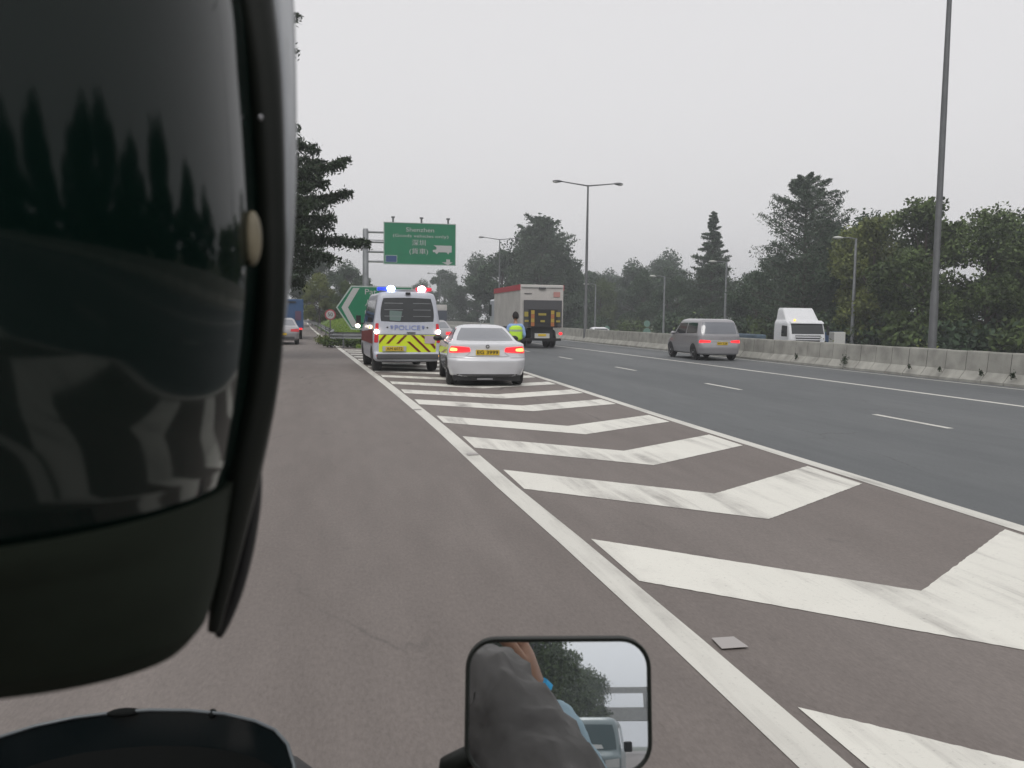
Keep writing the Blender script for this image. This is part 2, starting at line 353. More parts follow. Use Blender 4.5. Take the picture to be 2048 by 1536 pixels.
# ------------------------------------------------------------------ concrete median barrier
def barrier(x0, zb, side, label, y0=-60, y1=330, pitch=.8):
    root = thing('concrete_barrier', label, 'barrier', (0, 0, 0))
    prof = [(-.30, 0), (-.30, .07), (-.12, .30), (-.08, .80), (-.065, .835), (.065, .835), (.08, .8), (.12, .30), (.30, .07), (.30, 0)]
    mb = MB(); jn = MB(); y = y0
    while y < y1:
        p = pitch if y < 110 else 6
        a, b = y + .012, y + p - .012
        jz = rng.uniform(-.008, .0035); jx = rng.uniform(-.006, .006)
        rows = [[(x0 - shift(yy) + px_ * side + jx, yy, zb + pz + (jz if pz > .1 else 0)) for (px_, pz) in prof] for yy in (a, b)]
        mb.grid(rows); mb.poly(rows[0]); mb.poly(rows[1])
        y += p
    for i in range(0, int((y1 - y0) / 4)):
        ya, yb = y0 + i * 4, min(y0 + i * 4 + 4, y1)
        rows = [[(x0 - shift(yy) + px_ * side * .93, yy, zb + pz * .97) for (px_, pz) in prof] for yy in (ya, yb)]
        jn.grid(rows)
    mb.build('panel', M['conc'], root); jn.build('joint_core', M['concdark'], root)
    return root
barrier(17.0, 0, 1, 'long grey concrete median barrier with dark joints along the main road')
barrier(18.9, -.9, 1, 'second concrete barrier, lower, behind the first across the planted median')

# ------------------------------------------------------------------ plants
def leafmesh(name, C, S, aspect=1.6, droop=None):
    """C: n x 3 centres, S: n sizes -> mesh of small leaf faces"""
    n = len(C); a = NR.normal(size=(n, 3)); a /= np.linalg.norm(a, axis=1)[:, None]
    if droop is not None: a = a * .55 + droop; a /= np.linalg.norm(a, axis=1)[:, None]
    b = NR.normal(size=(n, 3)); b -= (a * b).sum(1)[:, None] * a; b /= np.linalg.norm(b, axis=1)[:, None]
    S = S[:, None]; v = np.stack([C - a * S * aspect / 2, C + b * S * .5, C + a * S * aspect / 2, C - b * S * .5], 1).reshape(-1, 3)
    me = D.meshes.new(name); me.vertices.add(4 * n); me.vertices.foreach_set('co', v.astype(np.float32).ravel())
    me.loops.add(4 * n); me.loops.foreach_set('vertex_index', np.arange(4 * n, dtype=np.int32))
    me.polygons.add(n); me.polygons.foreach_set('loop_start', np.arange(0, 4 * n, 4, dtype=np.int32))
    me.update(calc_edges=True); me.validate(); return me
def broad_tree(h, rad, n=7000, leaf=.22, seed=1, low=.25, lobes=15, gap=.5, brr=(.30, .5)):
    r = np.random.default_rng(seed); rr = random.Random(seed)
    t = MB(); lean = (rr.uniform(-.4, .4), rr.uniform(-.4, .4))
    top = Vector((lean[0], lean[1], h * .75)); 
    tp = [Vector((0, 0, -.3)), Vector((lean[0] * .2, lean[1] * .2, h * .25)), Vector((lean[0] * .6, lean[1] * .6, h * .5)), top]
    t.tube(tp, [.03 * h * .8, .022 * h * .8, .014 * h, .005 * h], 8)
    C = []; S = []
    for k in range(lobes):
        a = rr.uniform(0, 6.28); zf = low + (1 - low) * (k + .5) / lobes; zz = h * zf
        q = rad * (math.sin(PI * min(1, (zf - low) / (1 - low) * .82 + .16)) ** .7) * rr.uniform(.45, .8) * (1 if k < lobes - 2 else .3)
        c = Vector((lean[0] + q * math.cos(a), lean[1] + q * math.sin(a), zz * .94)); br = rad * rr.uniform(*brr)
        st = tp[1].lerp(top, min(max((zf - .25), 0), .9)); t.tube([st, st.lerp(c, .5) + Vector((0, 0, .1 * rad)), c], [.008 * h, .005 * h, .002 * h], 5)
        m = int(n / lobes)
        u = r.normal(size=(m, 3)); u /= np.linalg.norm(u, axis=1)[:, None]; d = r.uniform(.25, 1.0, m) ** .5
        # sub-clumps make an uneven outline
        sub = r.normal(size=(14, 3)); sub /= np.linalg.norm(sub, axis=1)[:, None]; idx = r.integers(0, 14, m)
        pos = sub[idx] * r.uniform(.55, 1.15, 14)[idx][:, None] * .7 + u * d[:, None] * gap
        C.append(np.array(c) + pos * np.array([br, br, br * .8])); S.append(r.uniform(.6, 1.3, m) * leaf)
    return t.mesh('trunk'), leafmesh('crown', np.concatenate(C), np.concatenate(S))
def conifer(h, rad, nb=60, n=9000, leaf=.10, seed=1, low=.12, sparse=1, up=.1, shape=.9):
    r = np.random.default_rng(seed); rr = random.Random(seed); t = MB()
    t.tube([(0, 0, -.3), (0, 0, h * .5), (.1, 0, h)], [.018 * h, .01 * h, .002 * h], 8)
    C = []; S = []; per = n // nb
    for k in range(nb):
        zf = low + (1 - low) * (k / nb) ** .9; a = k * 2.4 + rr.uniform(-.4, .4)
        L = rad * (1 - zf) ** shape * rr.uniform(.55, 1.15) / (1 - low) ** shape + .25
        z0 = h * zf; dz = up * L + rr.uniform(-.22, .3) * L
        p0 = Vector((0, 0, z0)); p2 = Vector((L * math.cos(a), L * math.sin(a), z0 + dz)); p1 = p0.lerp(p2, .55) + Vector((0, 0, -.06 * L))
        t.tube([p0, p1, p2], [.004 * h, .0025 * h, .001 * h], 5)
        s = r.uniform(.15, 1.04, per) ** .8; q = np.where(s[:, None] < .55, np.array(p0) + (np.array(p1) - np.array(p0)) * (s / .55)[:, None], np.array(p1) + (np.array(p2) - np.array(p1)) * ((s - .55) / .45)[:, None])
        ln = r.normal(size=(per, 3)) * np.array([1, 1, .35]) * (L * .11 * (1.25 - s))[:, None]
        C.append(q + ln * sparse); S.append(r.uniform(.6, 1.3, per) * leaf)
    return t.mesh('trunk'), leafmesh('crown', np.concatenate(C), np.concatenate(S), 3.2)
def plant_tree(name, meshes, loc, rz, s, fm, label, group, cat='tree', sz=None):
    root = thing(name, label, cat, loc, rz, group); root.scale = (s, s, sz or s)
    link('trunk', meshes[0], M['bark'] if not meshes[0].materials else None, root); c = link('crown', meshes[1], None, root)
    if not meshes[1].materials: meshes[1].materials.append(fm)
    return root
B1 = broad_tree(10, 4.2, 26000, .155, 3, .06, 24, .55, (.24, .46)); B2 = broad_tree(10, 3.8, 24000, .155, 8, .08, 22, .55, (.24, .46)); B3 = broad_tree(10, 4.6, 24000, .15, 21, .05, 24, .65, (.24, .46))
B4 = broad_tree(10, 4.6, 24000, .18, 33, .03, 30, .6, (.18, .42)); B5 = broad_tree(10, 4.3, 22000, .18, 44, .03, 26, .6, (.18, .42))
Y1 = broad_tree(10, 3.6, 18000, .16, 51, .1, 14, .5)
K1 = conifer(14, 5.6, 84, 26000, .085, 5, .08, 2.1, .42, .55); K2 = conifer(14, 4.4, 100, 20000, .10, 6, .05, 2.2, .14, 1.05); K3 = conifer(14, 6.0, 80, 15000, .13, 9, .10, 2.2, .4, .5)
G = 'trees behind the opposite carriageway'
right = [
 ('broadleaf_tree', B1, 44.5, 44, .90, 'fol', 'rightmost tree, dark broadleaf crown cut by the right edge of the photo'),
 ('broadleaf_tree', B3, 41.5, 49.5, .98, 'fol', 'dark leafy tree just right of the tall near lamp pole, sky gaps in its crown'),
 ('broadleaf_tree', B2, 39.8, 54, 1.10, 'fol', 'tall leafy tree with pointed top just left of the tall near lamp pole'),
 ('broadleaf_tree', Y1, 38.5, 57.5, 1.02, 'fol2', 'yellowish green round tree above the single-armed lamp'),
 ('broadleaf_tree', B4, 43.5, 66, 1.08, 'fold', 'dark broadleaf tree filling the gap under the airy casuarina'),
 ('broadleaf_tree', B5, 50, 52, 1.0, 'fold', 'dark tree in the second row behind the right-hand leafy trees'),
 ('broadleaf_tree', B4, 52, 58, 1.05, 'fold', 'dark tree in the second row behind the pointed leafy tree'),
 ('casuarina_tree', K1, 40.8, 71, 1.08, 'needle2', 'tallest tree on the right, airy casuarina with feathery upswept branches'),
 ('casuarina_tree', K3, 45.8, 76, .85, 'needle2', 'lower feathery casuarina spreading left of the tallest one'),
 ('conifer_tree', K2, 45.6, 101, 1.12, 'needle2', 'slim pointed conifer standing alone left of the casuarinas'),
 ('broadleaf_tree', B5, 44, 86, .78, 'fold', 'grey-green scrubby tree between casuarina and pointed conifer'),
 ('broadleaf_tree', B4, 47, 92, .75, 'fold', 'grey-green tree right behind the pointed conifer base'),
 ('broadleaf_tree', B5, 44, 108, .82, 'fold', 'hazy round tree above the silver people carrier'),
 ('broadleaf_tree', B4, 44.5, 122, .86, 'fold', 'hazy tree left of the pointed conifer, second along'),
 ('broadleaf_tree', B1, 41.5, 133, .84, 'fold', 'hazy green tree behind the two small green signs'),
 ('broadleaf_tree', B2, 38.5, 140, .88, 'fold', 'hazy green tree just right of the double-armed median lamp'),
]
for i, (nm, ms, x, y, s, fm, lb) in enumerate(right):
    plant_tree(nm, ms, (x, y, -1.0), i * 1.3, s, M[fm], lb, G)
G2 = 'dark trees in the centre beyond the truck'
for i, (nm, ms, x, y, s, fm, lb) in enumerate([
 ('broadleaf_tree', B4, 30.5, 128, 1.62, 'fold', 'tallest of the dark trees behind the box truck, with ragged top'),
 ('casuarina_tree', K3, 29.6, 124, 1.2, 'needle2', 'feathery dark tree crowning the centre clump behind the box truck'),
 ('broadleaf_tree', B5, 34.6, 130, 1.22, 'fold', 'dark tree at the right flank of the centre clump, beside the lamp post'),
 ('broadleaf_tree', B5, 25.5, 132, 1.28, 'fold', 'dark tree at the left flank of the centre clump, left of the truck'),
 ('broadleaf_tree', B4, 27, 165, 1.35, 'fold', 'hazy dark tree left of the centre clump, above the white car roof'),
 ('broadleaf_tree', B5, 24.5, 196, 1.3, 'fold', 'hazy low tree right of the police van, beneath the gantry sign corner'),
 ('broadleaf_tree', B4, 21.5, 215, 1.05, 'fold', 'small hazy tree directly right of the police van roof')]):
    plant_tree(nm, ms, (x, y, -1.0), i * 2.1 + .4, s, M[fm], lb, G2)
G3 = 'far hazy hill trees on the right'
for i, (ms, x, y, s, lb) in enumerate([(B4, 68, 172, 1.55, 'far hazy round tree rising over the ridge left of the pointed conifer'), (B5, 63, 176, 1.25, 'far hazy tree on the ridge, lower, left of the round one'),
  (B4, 58, 180, 1.2, 'far hazy tree on the ridge above the small signs'), (B5, 76, 172, 1.35, 'far hazy tree on the ridge behind the pointed conifer'), (B4, 54, 190, 1.18, 'leftmost far hazy tree of the right-hand ridge')]):
    plant_tree('broadleaf_tree', ms, (x, y, -1.0), i * 1.7, s, M['fold'], lb, G3)
G4 = 'trees on the wooded rise at the left'
for i, (nm, ms, x, y, s, fm, lb) in enumerate([
 ('broadleaf_tree', B4, -2.5, 118, .98, 'fold', 'dark rounded tree of the rise right of the helmet'),
 ('broadleaf_tree', B5, -7.5, 112, 1.0, 'fold', 'dark tree at the left end of the rise, by the blue truck'),
 ('broadleaf_tree', B4, 2.0, 126, .80, 'fold', 'dark tree at the right end of the rise, behind the gantry post'),
 ('broadleaf_tree', B5, 4.6, 150, .78, 'fold', 'hazy tree right of the gantry post, above the police van'),
 ('broadleaf_tree', Y1, -1.2, 86, .50, 'fol2', 'pale yellow-green bushy tree above the round speed sign'),
 ('broadleaf_tree', B2, 1.4, 84, .42, 'fol', 'low dark tree between pale bush and arrow sign')]):
    plant_tree(nm, ms, (x, y, .5), i * 1.1 + 2, s, M[fm], lb, G4)
G5 = 'trees along the slip road behind the camera'
for i, (x, y, s) in enumerate([(-13, 8, .8), (-14, 0, .9), (-12.5, -9, 1.0), (-11.5, -20, 1.15), (-10.5, -36, 1.15), (-9, -52, 1.15), (-8.2, -68, 1.05), (-7.6, -84, 1.0), (-7.2, -104, .95)]):
    plant_tree('broadleaf_tree', [B1, B2, B3][i % 3], (x, y, 0), i * 1.9, s, M['fol'], 'roadside tree number %s back along the slip road verge, seen only by reflection' % ['one', 'two', 'three', 'four', 'five', 'six', 'seven', 'eight', 'nine'][i], G5)
for i, (x, y, s) in enumerate([(-16, 42, .9), (-15, 54, 1.0), (-17, 66, 1.1), (-17, 80, 1.0), (-19, 95, 1.1), (-21, 112, 1.15), (-24, 132, 1.2), (-27, 155, 1.2), (-22, 30, .9), (-24, 60, 1.2)]):
    plant_tree('broadleaf_tree', [B4, B5][i % 2], (x, y, 0), i * 1.7, s, M['fold'], 'tree left of the slip road hidden behind the helmet, ' + ['next to the near conifer', 'beside the blue truck', 'just past the blue truck', 'fourth along the road', 'fifth along the road', 'sixth along the road', 'second from the far end', 'at the far end', 'nearest the camera', 'set back in a second row'][i], 'trees left of the slip road')
for i, (x, y, s) in enumerate([(56, 96, 1.05), (58, 108, 1.15), (55, 120, 1.1), (53, 134, 1.1), (52, 148, 1.2), (48, 160, 1.15), (45, 172, 1.2), (50, 82, 1.0), (52, 74, 1.0)]):
    plant_tree('broadleaf_tree', [B4, B5][i % 2], (x, y, -1.0), i * 2.3, s, M['fold'], 'back-row hazy tree ' + ['right behind the pointed conifer', 'just left of the pointed conifer', 'left of the pointed conifer, second back', 'above the people carrier roof', 'above and left of the people carrier', 'between the small signs and the people carrier', 'behind the small signs', 'in the gap right of the pointed conifer', 'under the left edge of the casuarinas'][i], 'back row of trees right of the motorway')
for i, (x, y, s) in enumerate([(46, 24, 1.3), (45, 14, 1.35), (46, 5, 1.3), (45, -3, 1.4), (46, -11, 1.3), (45, -20, 1.4), (46, -31, 1.35), (44, -43, 1.4), (44, -56, 1.3)]):  # unseen row added to close gaps in the treeline the helmet reflects
    plant_tree('broadleaf_tree', [B5, B4][i % 2], (x, y, -1.0), i * 1.3, s, M['fold'], 'taller second-row tree seen only in the helmet reflection, ' + ['first out of frame', 'second out of frame', 'third out of frame', 'level with the camera', 'first behind the camera', 'second behind the camera', 'third behind the camera', 'fourth behind the camera', 'fifth behind the camera'][i], 'second row of trees right of the camera')
RB = [(39, 28, 1.0), (37, 19, 1.05), (38.5, 10, 1.15), (36.5, 2, 1.0), (38, -6, 1.2), (37, -15, 1.05), (38, -25, 1.2), (36, -36, 1.1), (37, -48, 1.2), (35, -62, 1.1), (33, -80, 1.1), (28, -105, 1.1)]  # out-of-view belt added for a dark jagged treeline in the helmet reflection
RBL = ['first outside the right edge', 'second outside the right edge', 'third outside the right edge', 'level with the camera', 'just behind the camera', 'a little farther behind the camera', 'some way behind the camera', 'well behind the camera', 'halfway to the overpass', 'past halfway to the overpass', 'near the overpass', 'nearest the overpass']
for i, (x, y, s) in enumerate(RB):
    plant_tree('broadleaf_tree', [B4, B5][i % 2], (x, y, -1), i * 1.9, s, M['fold'], 'dark tree beyond the opposite carriageway, ' + RBL[i], 'trees right of the camera')

# big near conifer at the left
def near_conifer():
    root = thing('conifer_tree', 'big dark near conifer reaching out from behind the helmet with drooping branches', 'tree', (-6.4, 31, 0))
    t = MB(); t.tube([(0, 0, -.2), (.1, 0, 5), (0, 0, 10), (.1, 0, 15.5)], [.32, .25, .15, .03], 10)
    C = []; S = []; r = np.random.default_rng(4)
    def branch(z0, tip, n=900, sag=.0, w=.36, side=9):
        n = int(n * 2.1)
        p0 = Vector((0, 0, z0)); p2 = Vector(tip); L = (p2 - p0).length
        pm = p0.lerp(p2, .5) + Vector((0, 0, sag)); pts = [p0.lerp(pm, k / 4).lerp(pm.lerp(p2, k / 4), k / 4) for k in range(5)]
        t.tube(pts, [.07, .05, .035, .02, .008], 6)
        dr = (p2 - p0).normalized(); perp = dr.cross(Vector((0, 0, 1))).normalized()
        # side twigs with hanging needles
        for j in range(side * 2):
            s = .18 + .8 * j / (side * 2); base = p0.lerp(pm, s).lerp(pm.lerp(p2, s), s); sg = 1 if j % 2 else -1
            tl = L * .26 * (1.15 - s) * rng.uniform(.6, 1.2); te = base + dr * tl * .75 + perp * sg * tl * rng.uniform(.2, .8) + Vector((0, 0, tl * rng.uniform(-.36, .42)))
            t.tube([base, te], [.012, .004], 4)
            m = int(n / (side * 2.6)); u = r.uniform(0, 1, m)[:, None]
            C.append(np.array(base) * (1 - u) + np.array(te) * u + r.normal(size=(m, 3)) * .07 - np.array([0, 0, 1]) * np.abs(r.normal(size=(m, 1))) * .12); S.append(r.uniform(.03, .07, m))
        m = n // 2; s = r.uniform(.12, 1, m)[:, None]; q = (np.array(p0) * (1 - s) + np.array(pm) * s) * (1 - s) + (np.array(pm) * (1 - s) + np.array(p2) * s) * s
        C.append(q + r.normal(size=(m, 3)) * np.array([1, 1, .7]) * w * .45 * (1.15 - s) - np.array([0, 0, 1]) * np.abs(r.normal(size=(m, 1))) * w * .4); S.append(r.uniform(.03, .075, m))
    O = Vector((-6.4, 31, 0))
    def tip(px, py, y): 
        d = ray(px, py); return CAM + d * (y / d.y) - O
    for (px, py, y, z0, n, sg) in [(702, 312, 30.5, 5.4, 1800, -.55), (706, 380, 31.5, 4.9, 1700, -.5), (655, 322, 32, 6.6, 1300, .25), (675, 432, 30, 4.6, 1300, .1), (742, 482, 31, 4.6, 1900, -.1), (684, 517, 30, 4.3, 900, .35),
                          (640, 298, 31, 7.4, 1100, .3), (624, 498, 32, 3.6, 900, .1), (668, 450, 33, 4.8, 1100, 0), (640, 400, 30, 5.6, 1300, .1), (646, 350, 32.5, 6.2, 1200, .1), (650, 480, 31, 4.2, 1000, .1), (625, 535, 30, 2.8, 800, .1), (602, 30, 31, 11.6, 700, -.3), (598, 100, 31, 10.4, 500, -.1), (600, 250, 30, 8.2, 700, .1), (612, 285, 32, 7.9, 700, .1), (655, 410, 31, 5.0, 1200, .2), (628, 370, 30, 5.8, 1200, .2), (660, 360, 32, 5.2, 1200, 0), (615, 560, 31, 2.6, 900, .2), (640, 520, 33, 3.3, 900, .1), (620, 400, 29, 5.2, 1200, .1), (630, 460, 29, 4.2, 1100, .1), (618, 430, 33, 4.9, 1100, .1), (612, 330, 31, 6.9, 1000, .1)]:
        branch(z0, tip(px, py, y), n, sg)
    for k in range(44):
        z = 2.4 + 12.4 * k / 44; a = R(90) + (k * 2.1) % 4.0 ; L = 4.6 * (1 - (z - 2.4) / 14) ** .8 * rng.uniform(.7, 1.1)
        branch(z, (L * math.cos(a), L * math.sin(a), z + L * rng.uniform(.0, .3)), 450, -.05, .35, 4)
    t.build('trunk', M['bark'], root); link('crown', leafmesh('crown', np.concatenate(C), np.concatenate(S), 3.0, np.array([0, 0, -.35])), M['needle'], root)
near_conifer()

# shrubs: low undergrowth on the nose, median plants, weeds in barrier joints, foot of the right-hand trees
def shrub(name, loc, r_, h, n, leaf, fm, label, group, cat='shrub'):
    root = thing(name, label, cat, loc, 0, group); rr = np.random.default_rng(int(abs(loc[0] * 31 + loc[1] * 17)) + 1); t = MB()
    ends = []
    for k in range(7):
        a = k * .9 + rng.random(); e = Vector((math.cos(a) * r_ * .6, math.sin(a) * r_ * .6, h * rng.uniform(.5, .9))); ends.append(e); t.tube([(0, 0, -.05), e * .5 + Vector((0, 0, .1 * h)), e], [.02 * h + .004, .012 * h, .003], 5)
    idx = rr.integers(0, 7, n); e = np.array([list(x) for x in ends])[idx]
    c = e * rr.uniform(.35, 1.05, (n, 1)) + rr.normal(size=(n, 3)) * np.array([r_, r_, h * .6]) * .26; c[:, 2] = np.abs(c[:, 2])
    t.build('stem', M['bark'], root); link('foliage', leafmesh('foliage', c, rr.uniform(.6, 1.3, n) * leaf, 2.0), fm, root); return root
GS = 'low shrubs under the guard rail'
for i, (x, y, lb) in enumerate([(-.05, 42.6, 'low weedy shrub at the left tip of the grassy nose'), (.7, 42.9, 'low weedy shrub in the middle below the guard rail'), (1.4, 42.7, 'low weedy shrub below the guard rail nearest the police van'), (2.6, 43.2, 'low weedy shrub hidden behind the police van'), (-.5, 47, 'dry brownish shrub beside the slip road edge')]):
    shrub('shrub', (x, y, .05), .55, .42, 700, .06, M['fol'] if i < 4 else M['fol2'], lb, GS)
GM = 'yellow-green plants on the median'
for i, (x, y, h, lb) in enumerate([(17.9, 38.5, 1.25, 'yellow-green plant poking over the barrier left of the silver people carrier'), (17.9, 26.2, 1.0, 'thin plant poking over the barrier right of the white lorry cab'), (17.95, 24.1, 1.15, 'yellow-green plant beside the foot of the tall near pole'), (17.9, 40.5, 1.2, 'yellow-green plant over the barrier, nearest the small green signs'), (17.9, 29.5, 1.05, 'small plant tip over the barrier in front of the lorry trailer')]):
    shrub('median_plant', (x, y, -.25), .55, h, 500, .07, M['fol2'], lb, GM)
GW = 'weeds growing in the barrier joints'
for i, (y, s, lb) in enumerate([(26.15, 1.6, 'largest weed on the barrier face, below the lorry cab'), (29.2, .8, 'small dark weed on the barrier just right of the people carrier'), (22.9, .6, 'tiny weed at a barrier joint left of the pole foot'), (21.6, .6, 'tiny weed at the barrier foot right under the pole'), (20.0, .7, 'tiny weed at a barrier joint right of the pole'), (18.9, .8, 'tiny weed at the barrier foot nearest the right edge')]):
    root = thing('weed', lb, 'weed', (16.76 - shift(y), y, .28), 0, GW); s *= .55; n = int(160 * s)
    c = NR.normal(size=(n, 3)) * np.array([.05, .07, .10]) * s; c[:, 0] -= .06
    MB().tube([(.06, 0, -.12), (0, 0, 0), (-.03, 0, .08)], .006, 5).build('stem', M['bark'], root)
    link('foliage', leafmesh('foliage', c, np.full(n, .03), 2.2), M['needle'], root)
GR = 'undergrowth shrubs at the foot of the right-hand trees'
spots = ['under the rightmost tree', 'right of the near pole foot', 'left of the near pole', 'by the blue container', 'left of the blue container', 'behind the lorry cab', 'behind the lorry trailer', 'right of the people carrier roof', 'behind the people carrier', 'left of the people carrier', 'by the small green signs', 'right of the median lamp foot']
for i, (x, y) in enumerate([(40.5, 44), (39, 48), (38.5, 52), (37.8, 57), (38, 62), (38.5, 67), (39, 73), (39, 80), (39, 88), (39, 97), (38, 108), (36, 120)]):
    shrub('undergrowth_shrub', (x, y, -1.0), 2.6, 2.6, 1800, .22, M['fold'] if i % 2 else M['fol'], 'dark undergrowth shrub at the tree line, ' + spots[i], GR)

# ------------------------------------------------------------------ street lamps
def double_lamp(x, y, h, arm, label, zb=-.45, r0=.13):
    root = thing('street_lamp', label, 'street lamp', (x, y, zb), 0, 'double-armed lamps on the median')
    h -= zb
    MB().lathe([(r0 * 1.6, 0), (r0 * 1.6, .06), (r0 * 1.25, .1), (r0 * 1.2, 2.9), (r0 * .95, 3.0), (r0 * .9, h * .6), (r0 * .55, h)], n=14).build('pole', M['galvd'], root, 40)
    if r0 > .12: MB().lathe([(r0 * 1.3, 2.86), (r0 * 1.3, 3.0)], n=14).build('collar', M['galv'], root)
    for s in (-1, 1):
        p = [(0, 0, h - .05), (s * arm * .4, 0, h + .05), (s * arm * .8, 0, h + .16)]
        a = MB().tube(p, [.05, .04, .035], 8).build('arm', M['galvd'], root)
        hd = MB(); hd.grid([[(s * (arm * .78 + q * .62), wy * math.sin(PI * min(max(q, .05), .97)) ** .5 * .16, h + .16 + .09 * zz * math.sin(PI * min(max(q, .08), .95)) ** .5) for (wy, zz) in [(math.cos(t_), math.sin(t_)) for t_ in [k * PI / 5 for k in range(10)]]] for q in [0, .1, .3, .5, .7, .9, 1]], True)
        hd.build('lamp_head', M['galvd'], root, 60)
        MB().ball((s * (arm * .78 + .42), 0, h + .10), (.2, .12, .06)).build('lens', M['lampglass'], root, 180)
    return root
double_lamp(17.62, 23.2, 13.2, 2.3, 'tall thick grey lamp pole rising out of frame at the right', r0=.10)
double_lamp(16.35, 55.75, 10.2, 2.25, 'tall double-armed street lamp in full view right of the truck', r0=.10)
double_lamp(17.95, 95, 10.0, 2.2, 'double-armed lamp half hidden in dark trees left of the truck', r0=.1)
double_lamp(18.0, 150, 8.6, 2.0, 'farthest double-armed lamp, faint beside the police van roof', r0=.09)
def single_lamp(x, y, h, label):
    root = thing('single_arm_lamp', label, 'street lamp', (x, y, -1), 0, 'single-armed lamps beyond the opposite carriageway'); h += 1
    MB().lathe([(.17, 0), (.14, .3), (.13, 2), (.08, h)], n=12).build('pole', M['galv'], root, 40)
    MB().tube([(0, 0, h - .02), (-.6, 0, h + .06), (-1.15, 0, h + .02)], [.035, .03, .03], 8).build('arm', M['galv'], root)
    hd = MB(); hd.grid([[(-1.05 - q * .75, c_ * .16 * math.sin(PI * min(max(q, .07), .95)) ** .5, h + .02 + s_ * .11 * math.sin(PI * min(max(q, .07), .95)) ** .5) for (c_, s_) in [(math.cos(k * PI / 5), math.sin(k * PI / 5)) for k in range(10)]] for q in [0, .1, .3, .5, .7, .9, 1]], True)
    hd.build('lamp_head', M['lampglass'], root, 60); return root
single_lamp(36, 55.9, 7.35, 'single-armed lamp in front of the leafy trees, nearest of its row')
single_lamp(36, 76.5, 6.9, 'single-armed lamp in front of the casuarina, behind the people carrier')
single_lamp(36, 92, 6.2, 'single-armed lamp left of the silver people carrier, third of its row')
single_lamp(36, 118, 6.2, 'faintest single-armed lamp above the small green signs')

# ------------------------------------------------------------------ signs
_fonts = {}
def text_mesh(s, size, width=None):
    c = D.curves.new('txt', 'FONT'); c.body = s; c.size = size; c.align_x = 'CENTER'; c.align_y = 'CENTER'; c.extrude = .004; c.resolution_u = 3
    o = D.objects.new('txt', c); COL.objects.link(o); dg = bpy.context.evaluated_depsgraph_get(); dg.update()
    me = D.meshes.new_from_object(o.evaluated_get(dg)); D.objects.remove(o)
    n = len(me.vertices); co = np.zeros(n * 3, np.float32); me.vertices.foreach_get('co', co); co = co.reshape(-1, 3)
    if n:
        co[:, 0] -= (co[:, 0].max() + co[:, 0].min()) / 2
        if width: co[:, 0] *= width / max(co[:, 0].max() - co[:, 0].min(), .001)
        me.vertices.foreach_set('co', co.ravel()); me.update()
    return me
def text(name, s, size, loc, m, parent, width=None, rz=0, bold=0):     # stands upright, reads from -Y
    me = text_mesh(s, size, width); o = link(name, me, m, parent); o.location = loc; o.rotation_euler = (PI / 2, 0, rz)
    return o
# cantilever gantry over lane one
gy = 62.0
root = thing('gantry_sign', 'big rectangular green overhead sign on a steel cantilever post', 'road sign', (2.26, gy, 0))
MB().lathe([(.34, 0), (.34, .1), (.22, .14), (.20, 7.4), (.16, 7.52)], n=16).build('post', M['galv'], root, 40)
for z in (7.30, 6.62, 5.95, 5.28):
    MB().tube([(.1, 0, z), (5.6, 0, z)], .075, 8).build('arm', M['galv'], root, 60)
MB().tube([(.1, .3, 6.78), (5.6, .3, 6.78)], .03, 6).build('tie_bar', M['galv'], root, 60)
px0, px1, pz0, pz1 = 1.22, 6.28, 5.10, 8.02; pc = (px0 + px1) / 2; pw = px1 - px0
MB().box((pc, -.16, (pz0 + pz1) / 2), (pw, .07, pz1 - pz0)).build('sign_panel', M['green'], root, bevel=.02)
fr = MB()
for (cx, cz, w_, h_) in [(pc, pz1 - .03, pw, .05), (pc, pz0 + .03, pw, .05), (px0 + .03, (pz0 + pz1) / 2, .05, pz1 - pz0 - .1), (px1 - .03, (pz0 + pz1) / 2, .05, pz1 - pz0 - .1)]: fr.box((cx, -.2, cz), (w_, .02, h_))
fr.build('border', M['signgrey'], root)
for fx in (.13, .52, .89):
    l = MB(); x = px0 + pw * fx; l.box((x, -.1, pz1 + .16), (.12, .12, .32)); l.box((x, -.1, pz1 + .34), (.24, .22, .1)); l.build('sign_floodlight', M['galvd'], root)
def sx(u): return px0 + pw * (u - 320) / 1410
def sz(v): return pz1 - (v - 150) * (pz1 - pz0) / 870
text('legend', 'Shenzhen', .42, (sx(1025), -.21, sz(300)), M['signwhite'], root, 1.95)
for s_, u0, u1 in (('(Goods', 500, 860), ('vehicles', 900, 1285), ('only)', 1320, 1580)): text('legend', s_, .3, (sx((u0 + u1) / 2), -.21, sz(425)), M['signwhite'], root, (u1 - u0) * pw / 1410)
text('legend', '\u6df1\u5733', .46, (sx(1000), -.21, sz(570)), M['signwhite'], root, .95)
text('legend', '(\u8ca8\u8eca)', .44, (sx(1000), -.21, sz(745)), M['signwhite'], root, 1.3)
tk = MB(); q = [(1285, 605), (1645, 605), (1645, 745), (1600, 745), (1580, 790), (1545, 745), (1390, 745), (1350, 790), (1315, 745), (1275, 745), (1275, 700), (1345, 690), (1345, 640)]
tk.prism([(sx(a), -.21, sz(b)) for a, b in q], (0, -.008, 0)); tk.build('truck_symbol', M['signwhite'], root)
ar = MB(); ar.prism([(sx(a), -.21, sz(b)) for a, b in [(1540, 890), (1615, 890), (1615, 950), (1670, 950), (1577, 1010), (1450, 950), (1540, 950)]], (0, -.008, 0)); ar.build('down_arrow', M['signwhite'], root)
MB().box((sx(470), -.205, sz(905)), (pw * 225 / 1410, .015, .5)).build('route_panel', M['signgrey'], root)
MB().box((sx(470), -.215, sz(905)), (pw * 205 / 1410, .015, .43)).build('route_panel', M['signblue'], root)
